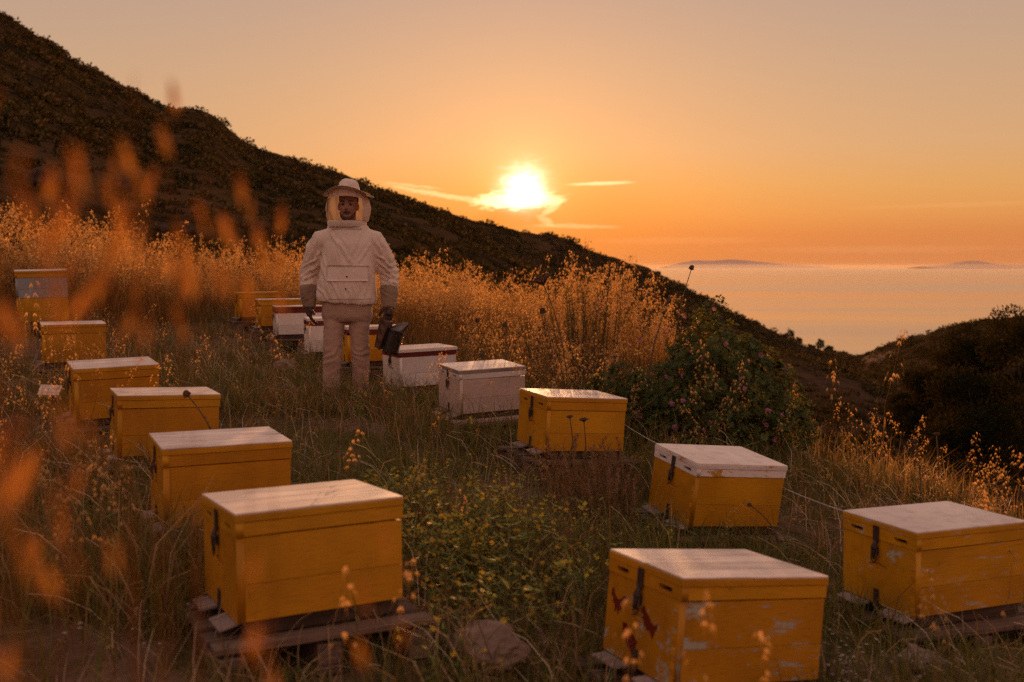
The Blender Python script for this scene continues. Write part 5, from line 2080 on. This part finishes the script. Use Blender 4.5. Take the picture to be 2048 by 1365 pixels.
x, y, px, r = fan_points(2100, 640, 1420, 2.6, 8.0, d_mus)
xb, yb, _, _ = fan_points(40, 480, 1500, 4, 8)
x, y = np.r_[x, xb], np.r_[y, yb]
k = free_of_hives(x, y, .06)
x, y = x[k], y[k]
stuff('yellow_wildflowers', stamp(MUS, x, y, RNG.uniform(.15, .34, len(x)), None, .1), MAT['petal'], 'yellow mustard flowers among green stems between the front hives', 'wildflowers')
WHT = [whiteflower(450 + i) for i in range(4)]
x, y, px, r = fan_points(46, 1640, 1860, 2.95, 3.5)
xb, yb, _, _ = fan_points(16, 100, 420, 2.9, 4.2)
x, y = np.r_[x, xb], np.r_[y, yb]
k = free_of_hives(x, y, .0)
stuff('white_wildflowers', stamp(WHT, x[k], y[k], RNG.uniform(.10, .18, k.sum()), None, .1), MAT['petal'], 'tiny white flowers in the shade by the right edge hive', 'wildflowers')
FOX = [foxtail(500 + i) for i in range(5)]
FOXB = [foxtail(520 + i, (.17, .10, .05), (.32, .19, .10)) for i in range(5)]
x, y, px, r = fan_points(80, 1850, 2120, 2.85, 3.35)
k = free_of_hives(x, y, .0)
f1 = stamp(FOX, x[k], y[k], RNG.uniform(.14, .26, k.sum()), None, .15)
x, y, px, r = fan_points(170, 1090, 1270, 4.7, 5.55)
k = free_of_hives(x, y, .0)
f2 = stamp(FOXB, x[k], y[k], RNG.uniform(.16, .34, k.sum()), None, .18)
stuff('foxtail_grass', merge([f1, f2]), MAT['grass'], 'bristly foxtail grass in front of two right-hand hives', 'grass')

# --- scrub over the hillside
def clump(seed, n=56, flat=.62):
    rg = np.random.default_rng(seed)
    t = Tmpl()
    for k in range(n):
        th, ph = rg.uniform(0, 6.28), math.acos(rg.uniform(-.1, 1))
        rr = rg.uniform(.6, 1.0) * (1 + .25 * math.sin(3 * th + seed))
        p = np.array([math.sin(ph) * math.cos(th) * rr, math.sin(ph) * math.sin(th) * rr, math.cos(ph) * rr * flat])
        d = p + rg.normal(0, .5, 3)
        c = np.array((.034, .034, .013)) * rg.uniform(.5, 1.5) if rg.uniform() < .75 else np.array((.10, .062, .028)) * rg.uniform(.6, 1.3)
        t.scale_leaf(p, d, rg.uniform(.25, .5), .14, tuple(c), rg.normal(0, 1, 3))
    return t.arrays()


CL = [clump(600 + i) for i in range(6)]


def d_scrub(px, r, x, y):
    n_ = fbm(x * .10, y * .10, 3.0, 3)
    bank = (px > 1545) & (r > .70 * t_c1r(np.clip(px, -1500, 3500))) & (r < 1.02 * t_c1r(np.clip(px, -1500, 3500)))
    return np.clip((n_ - .36) / .16, .40, 1) * (r > t_re(px) + 1.5) * np.where(bank, .45, 1) * np.where(px > 1650, 1.6, 1) * np.clip(r / 60, .25, 1)


def log_fan(n, px0, px1, r0, r1, dens):
    px = RNG.uniform(px0, px1, n)
    r = np.exp(RNG.uniform(math.log(r0), math.log(r1), n))
    a = np.arctan((px - 1024) / (F_PX * CPT))
    x, y = r * np.sin(a), r * np.cos(a)
    k = RNG.uniform(0, 1, n) < dens(px, r, x, y)
    return x[k], y[k], px[k], r[k]


x, y, px, r = log_fan(17000, -150, 2200, 16, 310, d_scrub)
sc = (.14 + .0042 * r) * RNG.uniform(.5, 1.6, len(x))
sc = np.where(px > 1500, sc * .8, sc)
stuff('hillside_scrub', stamp(CL, x, y, sc, ground(x, y) - .2 * sc, .0), MAT['scrub'], 'low dark scrub covering the hillside and the valley', 'scrub')
# ------------------------------------------------------------------ flowering bush
def lobed_leaf(t, c, nrm, fwd, size, col):
    """rounded, deeply lobed leaf as a fan of points, slightly cupped"""
    nrm = nrm / (np.linalg.norm(nrm) + 1e-9)
    u = fwd - nrm * np.dot(fwd, nrm)
    u /= np.linalg.norm(u) + 1e-9
    v = np.cross(nrm, u)
    k0 = len(t.V)
    t.V.append(c)
    t.C.append(tuple(np.array(col) * .8))
    angs = np.linspace(-2.45, 2.45, 13)
    for i, a in enumerate(angs):
        r_ = size * ((1.0 if i % 2 else .62) * (1.05 - .12 * abs(a) / 2.45))
        t.V.append(c + u * math.cos(a) * r_ + v * math.sin(a) * r_ + nrm * r_ * .22)
        t.C.append(col)
    for i in range(12):
        t.T.append((k0, k0 + 1 + i, k0 + 2 + i))


def soup_tint(name, t, mat, parent=None, loc=None):
    V, T, C = t.arrays() if isinstance(t, Tmpl) else t
    return obj(name, mesh_np(name, V, T, mat, C), parent, loc)


BX, BY = at(1425, 700, 7.2)[:2]
BZ = gz(BX, BY)
BH = at(1430, 640, 7.2)[2] - BZ
bush = empty('flowering_bush', (BX, BY, BZ))
tag(bush, 'leafy green bush dotted with small pink flowers', 'bush')
rg = np.random.default_rng(21)


def dome(x, y):
    """height of the bush's surface"""
    e = ((x - .02) / .72) ** 2 + (y / .62) ** 2
    lump = .13 * math.sin(6.1 * x + 1.3) + .09 * math.sin(8.3 * y + 3 * x) + .07 * math.sin(14 * x + 9 * y)
    a = max(0.0, 1 - e ** 1.3) ** .6 * (BH * .88 + lump) if e < 1 else 0.0
    e2 = ((x + .50) / .55) ** 2 + ((y + .05) / .5) ** 2       # lower shoulder on the left
    b = max(0.0, 1 - e2) ** .5 * (BH * .66 + lump) if e2 < 1 else 0.0
    return max(a, b)


t = Tmpl()
tips = []
tries = 0
while len(tips) < 900 and tries < 20000:
    tries += 1
    a = rg.uniform(0, 6.28)
    rad = math.sqrt(rg.uniform(0, 1))
    x, y = -.15 + 1.0 * rad * math.cos(a), .68 * rad * math.sin(a)
    top = dome(x, y)
    if top < .06:
        continue
    z = top * (1.0 - abs(rg.normal(0, .16))) if rg.uniform() < .62 else top * rg.uniform(.15, 1)
    tips.append(np.array([x, y, max(.04, z)]))
PG = [(.050, .072, .020), (.068, .088, .024), (.040, .058, .018), (.085, .10, .03)]
for p in tips:
    outw = np.array([p[0] * 1.2, p[1] * 1.2 - .12, .75])
    outw /= np.linalg.norm(outw)
    for k in range(rg.integers(6, 10)):
        o = rg.normal(0, 1, 3)
        o -= outw * np.dot(o, outw)
        o /= np.linalg.norm(o)
        c = p + o * rg.uniform(.015, .06) + outw * rg.uniform(-.03, .03)
        lobed_leaf(t, c, outw + o * rg.uniform(.1, .9) + rg.normal(0, .25, 3), o, rg.uniform(.020, .036), tuple(np.array(PG[rg.integers(4)]) * rg.uniform(.7, 1.35)))
soup_tint('foliage', t, MAT['leaf'], bush)
s = Soup()
for p in tips[::9]:
    b0 = np.array([p[0] * .15, p[1] * .15, 0.0])
    m_ = b0 * .45 + p * .55 + np.array([0, 0, -.08])
    s.tube([b0, m_, p], [.012, .008, .003], 5)
obj('branches', s.mesh('branches', MAT['bark']), bush)


def flower_head():
    t = Tmpl()
    for k in range(9):
        a, e = k * 2.4, .25 + .75 * (k % 3) / 2
        c = np.array([math.cos(a) * .021 * e, math.sin(a) * .021 * e, .012 * (1.2 - e)])
        nr_ = c / np.linalg.norm(c) + np.array([0, 0, .6])
        u, v = frame_axes(nr_)
        for q in range(5):
            b_ = q * 1.2566 + k
            d = math.cos(b_) * u + math.sin(b_) * v
            sd = np.cross(nr_ / np.linalg.norm(nr_), d)
            cc = np.array((.46, .17, .29)) * rg.uniform(.75, 1.2)
            t.quad(c, c + d * .008 + sd * .0042, c + d * .0125, c + d * .008 - sd * .0042, tuple(cc))
    t.stem([(0, 0, -.07), (.004, .002, -.03), (0, 0, .0)], .0016, .0014, (.10, .11, .035))
    return mesh_np('flower_head', *[t.arrays()[i] for i in (0, 1)], MAT['petal'], t.arrays()[2])


fh = flower_head()
for (px_, py_) in [(1494, 725), (1332, 756), (1364, 752), (1480, 760), (1487, 780), (1342, 809), (1365, 803), (1533, 823), (1561, 832), (1418, 846), (1530, 851), (1347, 856), (1530, 898), (1405, 863), (1367, 634), (1332, 662), (1280, 682), (1426, 620), (1521, 712), (1573, 737), (1279, 833), (1548, 880), (1450, 690), (1400, 720)]:
    # walk along the sight line to the bush's surface
    p_ = None
    for yy in np.linspace(BY - .8, BY + .6, 160):
        q = at(px_, py_, yy)
        if q[2] - BZ < dome(q[0] - BX, q[1] - BY) and dome(q[0] - BX, q[1] - BY) > .05:
            p_ = q
            break
    if p_ is None:
        p_ = at(px_, py_, BY)
    o = obj('flower_head', fh, bush, (p_[0] - BX, p_[1] - BY - .03, p_[2] - BZ + .01), (R(rg.uniform(35, 75)), R(rg.uniform(-25, 25)), R(rg.uniform(0, 360))))
    o.scale = (rg.uniform(.75, 1.0),) * 3


# ------------------------------------------------------------------ dark trees in the hollow on the right
def leaf_tree(name, label, px_, top_py, yy, w, hgt, seed, nleaf, cat='tree', group='dark evergreen trees in the hollow'):
    rg = np.random.default_rng(seed)
    top = at(px_, top_py, yy)
    x0, y0 = top[0], top[1]
    g = gz(x0, y0)
    H_ = max(1.0, top[2] - g)
    root = empty(name, (x0, y0, g))
    tag(root, label, cat, group)
    s = Soup()
    nb = 9
    s.tube([(0, 0, -.2), (.04, 0, H_ * .25), (.0, .05, H_ * .55), (.05, 0, H_ * .85)], [.11, .085, .055, .02], 8)
    centers = []
    for k in range(26):
        a = rg.uniform(0, 6.28)
        f = rg.uniform(.12, .97)
        rad = w / 2 * math.sqrt(max(.05, 1 - ((f - .42) / .62) ** 2)) * rg.uniform(.35, 1.0)
        c = np.array([math.cos(a) * rad, math.sin(a) * rad, H_ * f])
        centers.append((c, rg.uniform(.26, .48) * w * .5))
        s.tube([(0, 0, H_ * f * .5), c * np.array([.5, .5, .78]), c], [.04, .025, .008], 5)
    obj('trunk', s.mesh('trunk', MAT['bark']), root)
    t_V, t_T, t_C = [], [], []
    n = nleaf
    ci = rg.integers(0, len(centers), n)
    C = np.array([c for c, _ in centers])[ci]
    Rr = np.array([r for _, r in centers])[ci]
    d = rg.normal(0, 1, (n, 3))
    d /= np.linalg.norm(d, axis=1, keepdims=True)
    P = C + d * (Rr * rg.uniform(.35, 1.08, n) ** .6)[:, None] * np.array([1, 1, .8])
    # sprigs reaching out at the top
    o = d * .6 + rg.normal(0, .5, (n, 3)) + np.array([0, 0, .5])
    o /= np.linalg.norm(o, axis=1, keepdims=True)
    sd = np.cross(o, rg.normal(0, 1, (n, 3)))
    sd /= np.linalg.norm(sd, axis=1, keepdims=True) + 1e-9
    ln, wd = rg.uniform(.05, .10, n)[:, None], rg.uniform(.011, .02, n)[:, None]
    V = np.stack([P, P + o * ln * .45 + sd * wd, P + o * ln, P + o * ln * .45 - sd * wd], 1)
    T = np.array([[0, 1, 2], [0, 2, 3]])[None] + (np.arange(n) * 4)[:, None, None]
    col = np.array([(.011, .015, .006), (.017, .021, .008), (.026, .027, .010)])[rg.integers(0, 3, n)] * rg.uniform(.6, 1.4, (n, 1))
    me = mesh_np('crown', V.reshape(-1, 3), T.reshape(-1, 3), MAT['scrub'], np.repeat(col, 4, 0))
    obj('crown', me, root)
    return root


for i, (px_, py_, yy, w, nl, lab) in enumerate([
        (2000, 622, 23, 2.1, 26000, 'tallest dark tree with leafy tips above the right skyline'),
        (1925, 700, 24, 2.0, 22000, 'dark bushy tree left of the tallest one at the right'),
        (1862, 742, 25, 1.7, 16000, 'rounded dark tree at the left end of the right-hand thicket'),
        (2065, 640, 20, 2.2, 18000, 'dark tree cut by the right edge of the picture'),
        (1960, 760, 18.5, 2.0, 16000, 'low dark tree in front of the right-hand thicket'),
        (1815, 795, 27, 1.3, 9000, 'small dark tree beside the track bank')]):
    leaf_tree('evergreen_tree', lab, px_, py_, yy, w, 0, 700 + i, nl)

# shrubs standing out on the falling ridge
for i, (px_, py_, w_px, tall, lab) in enumerate([
        (1582, 660, 17, 1.3, 'leftmost bushy shrub on the ridge above the sea'), (1600, 676, 14, .9, 'second shrub from the left on the ridge above the sea'),
        (1643, 680, 15, 2.0, 'mushroom-shaped little tree on the ridge above the sea'), (1625, 691, 18, .8, 'low shrub just left of the mushroom-shaped ridge tree'),
        (1661, 693, 17, .9, 'low shrub just right of the mushroom-shaped ridge tree'), (1692, 704, 13, .9, 'rightmost small shrub on the ridge by the sea'), (1316, 545, 10, 1.2, 'single dark shrub on the ridge beside the dry seed head')]):
    rr = float(t_c2r(px_))
    x_, y_ = col_xy(px_, rr)
    m_px = y_ / F_PX
    root = empty('ridge_shrub', (x_, y_, gz(x_, y_)))
    tag(root, lab, 'shrub', 'shrubs along the ridge')
    w_ = w_px * m_px
    hgt = max(w_ * .5, at(px_, py_, y_)[2] - gz(x_, y_))
    rg = np.random.default_rng(800 + i)
    cz, ch = (hgt * .68, hgt * .36) if tall > 1.9 else (hgt * .5, hgt * .55)
    n = 900
    d = rg.normal(0, 1, (n, 3))
    d /= np.linalg.norm(d, axis=1, keepdims=True)
    P = d * np.array([w_ / 2, w_ / 2, ch]) * (rg.uniform(.5, 1.0, n) * (1 + .25 * np.sin(5 * d[:, 0] + 4 * d[:, 2])))[:, None] + np.array([0, 0, cz])
    o_ = d + rg.normal(0, .6, (n, 3))
    o_ /= np.linalg.norm(o_, axis=1, keepdims=True)
    sd = np.cross(o_, rg.normal(0, 1, (n, 3)))
    sd /= np.linalg.norm(sd, axis=1, keepdims=True)
    ln = .16 * w_
    V = np.stack([P, P + o_ * ln * .5 + sd * ln * .3, P + o_ * ln, P + o_ * ln * .5 - sd * ln * .3], 1)
    T = np.array([[0, 1, 2], [0, 2, 3]])[None] + (np.arange(n) * 4)[:, None, None]
    col = np.array((.022, .022, .009)) * rg.uniform(.6, 1.4, (n, 1))
    obj('crown', mesh_np('crown', V.reshape(-1, 3), T.reshape(-1, 3), MAT['scrub'], np.repeat(col, 4, 0)), root)
    obj('trunk', Soup().tube([(0, 0, -.5), (.05, 0, hgt * .3), (0, 0, hgt * .7)], [w_ * .09, w_ * .07, w_ * .03], 7).mesh('trunk', MAT['bark']), root)

# ------------------------------------------------------------------ dark spiky shrub among the oats
p0 = at(1172, 690, 8.9)
sg = gz(p0[0], p0[1])
spk = empty('spiky_shrub', (p0[0], p0[1], sg))
tag(spk, 'dark upright spiky shrub among the glowing oats', 'shrub')
rg = np.random.default_rng(31)
t = Tmpl()
s = Soup()
for k in range(34):
    bx, by = rg.normal(0, .13), rg.normal(0, .12)
    topz = at(1172, rg.uniform(556, 660), 8.9)[2] - sg
    tip = np.array([bx * 1.6 + rg.normal(0, .05), by * 1.5, topz])
    f = np.linspace(0, 1, 5)[:, None]
    S = np.array([bx, by, 0]) * (1 - f) + tip * f
    s.tube(S, [.006, .005, .004, .003, .0015], 5)
    for q in range(70):
        g = rg.uniform(.3, 1)
        p = np.array([bx, by, 0]) * (1 - g) + tip * g
        a = rg.uniform(0, 6.28)
        t.scale_leaf(p, (math.cos(a), math.sin(a), 1.1), rg.uniform(.025, .045), .004, tuple(np.array((.030, .030, .013)) * rg.uniform(.6, 1.5)))
soup_tint('foliage', t, MAT['leaf'], spk)
obj('stems', s.mesh('stems', MAT['drystem']), spk)


# ------------------------------------------------------------------ dry umbels and seed heads on bare stalks
def seed_head(label, px_, py_, yy, bend, r_, kind='ball', base_dx=0.0, leafy=False, base=None):
    hd = at(px_, py_, yy)
    bx, by = hd[0] + base_dx, hd[1] + .02
    g = gz(bx, by)
    root = empty('dry_seed_stalk', (bx, by, g))
    tag(root, label, 'seed stalk', 'dry seed stalks')
    h_ = hd - np.array([bx, by, g])
    f = np.linspace(0, 1, 12)[:, None]
    c1 = np.array([0, 0, h_[2] * .6]) + np.array([bend * .4, 0, 0])
    P = (1 - f) ** 2 * np.zeros(3) + 2 * f * (1 - f) * c1 + f ** 2 * h_
    obj('stalk', Soup().tube(P, np.linspace(.0042, .0026, 12) * (1 + yy * .03), 6).mesh('stalk', MAT['drystem']), root)
    rg = np.random.default_rng(int(px_ + py_))
    s = Soup()
    ax_ = P[-1] - P[-2]
    ax_ /= np.linalg.norm(ax_)
    u, v = frame_axes(ax_)
    for k in range(46 if kind == 'ball' else 70):
        a = rg.uniform(0, 6.28)
        if kind == 'ball':                        # rays curling in to a nest
            e = rg.uniform(.15, 1.0)
            o = math.cos(a) * u + math.sin(a) * v
            q0 = P[-1]
            q1 = q0 + (o * e * .9 + ax_ * (.35 + .3 * (1 - e))) * r_
            q2 = q0 + (o * e * .55 + ax_ * (1.25 + .3 * (1 - e))) * r_
            s.tube([q0, q1, q2], [.0012, .0014, .0022], 4)
            s.ball(q2, r_ * .13, 5, 4)
        else:                                     # open fan of rays
            e = rg.uniform(0, 1) ** .6
            o = math.cos(a) * u + math.sin(a) * v
            q0 = P[-1]
            q1 = q0 + (o * e * .55 + ax_ * .42) * r_
            q2 = q0 + (o * e * 1.0 + ax_ * (.62 + .2 * (1 - e))) * r_
            s.tube([q0, q1, q2], [.0014, .0013, .0016], 4)
            for _ in range(3):
                s.ball(q2 + rg.normal(0, r_ * .05, 3), r_ * .055, 4, 3)
    obj('umbel', s.mesh('umbel', MAT['drystem'], False), root)
    if leafy:
        t = Tmpl()
        for k in range(26):
            g_ = rg.uniform(.45, .8)
            p = np.array([np.interp(g_, f[:, 0], P[:, i]) for i in range(3)])
            t.scale_leaf(p, rg.normal(0, 1, 3) + np.array([0, 0, .5]), rg.uniform(.015, .03), .003, (.07, .06, .03))
        soup_tint('bract', t, MAT['grass'], root)
    return root


seed_head('tall dry stalk with a dark round seed head against the sea', 1382, 541, 7.6, -.05, .026, 'ball', -.14)
seed_head('broad flat dry umbel leaning among the glowing oats', 1088, 572, 6.6, .10, .085, 'fan', .16)
seed_head('dark round seed head low in the oats under the broad umbel', 1087, 628, 7.4, .02, .030, 'ball', .10)
seed_head('dark seed head in brown grass above the pinkish hive', 1010, 655, 7.8, -.02, .026, 'ball', .02)
seed_head('left of two seed heads in the brown grass above the white hive', 955, 645, 8.4, .03, .024, 'ball', .03)
seed_head('dry seed head curving in front of the third left hive', 378, 794, 4.55, .02, .022, 'ball', .17, True)
seed_head('dark seed head beside the top of the flowering bush', 1336, 607, 7.1, -.03, .024, 'ball', -.16)
seed_head('small dark seed head at the left shoulder of the flowering bush', 1327, 630, 6.9, -.02, .020, 'ball', -.12)
seed_head('seed head hooked over the front of the white-lidded hive', 1502, 1012, 4.55, .06, .013, 'ball', .14)
seed_head('pale bristly head above the right edge hive', 1830, 888, 5.6, .01, .026, 'fan', .05)
seed_head('taller pale bristly head right of another above the right edge hive', 1873, 872, 5.9, .01, .022, 'fan', .03)
seed_head('dry umbel just behind the pinkish white hive', 966, 716, 7.55, .04, .030, 'ball', .10)
seed_head('dark open seed head before the yellow hive left of the bush', 1168, 845, 5.35, .0, .028, 'fan', .02)
seed_head('smaller open seed head before the yellow hive left of the bush', 1140, 838, 5.40, .0, .022, 'fan', .03)

# ------------------------------------------------------------------ single oat stalks standing close
for i, (px_, py_, yy, sc_, lab) in enumerate([
        (1372, 1170, 1.75, .55, 'blurred oat stalk in front of the flaking hive\'s corner'), (1262, 1170, 1.9, .40, 'blurred oat stalk across the red painted marks'),
        (672, 1150, 1.9, .42, 'oat stalk with pale husks before the nearest left hive'), (790, 1105, 2.2, .35, 'oat stalk bending off the nearest left hive\'s right corner'),
        (1560, 1290, 1.8, .35, 'short oat stalk in front of the flaking hive\'s long side'), (690, 860, 3.6, .55, 'tall oat stalk with pale husks in the gap right of the second left hive'),
        (1780, 655, 5.2, .6, 'tall dark oat stalk against the right slope'), (1665, 715, 5.4, .6, 'upright reddish oat spike left of the right slope'),
        (1440, 720, 6.0, .6, 'pale oat stalk in front of the flowering bush'), (1390, 755, 5.9, .6, 'bent oat stalk before the left half of the flowering bush'),
        (50, 560, 4.6, .6, 'thin oat stalk in front of the tall grey and yellow hive'), (150, 655, 4.7, .6, 'thin oat stalk in front of the fifth left hive')]):
    hd = at(px_, py_, yy)
    g = gz(hd[0], hd[1])
    V, T, C = oat(900 + i, 16, .8 if yy < 3 else 1.0, .10, 1, .0010 if yy < 3 else .0013, (.56, .38, .20), (.30, .19, .08), .55 if yy < 3 else .5, .70)
    H_ = hd[2] - g
    off = V[8 * 3:9 * 3].mean(0)
    root = empty('oat_stalk', (hd[0] - off[0] * .35 * H_, hd[1], g))
    tag(root, lab, 'oat stalk', 'single oat stalks standing close')
    V = V * np.array([max(.8, H_), max(.8, H_), H_])
    ns_ = 9 * 3
    nst = 8 * 6
    obj('stem', mesh_np('stem', V[:ns_], T[:nst], MAT['oat'], C[:ns_]), root)
    tag(obj('seed_husks', mesh_np('seed_husks', V[ns_:], T[nst:] - ns_, MAT['oat'], C[ns_:]), root), kind='stuff')
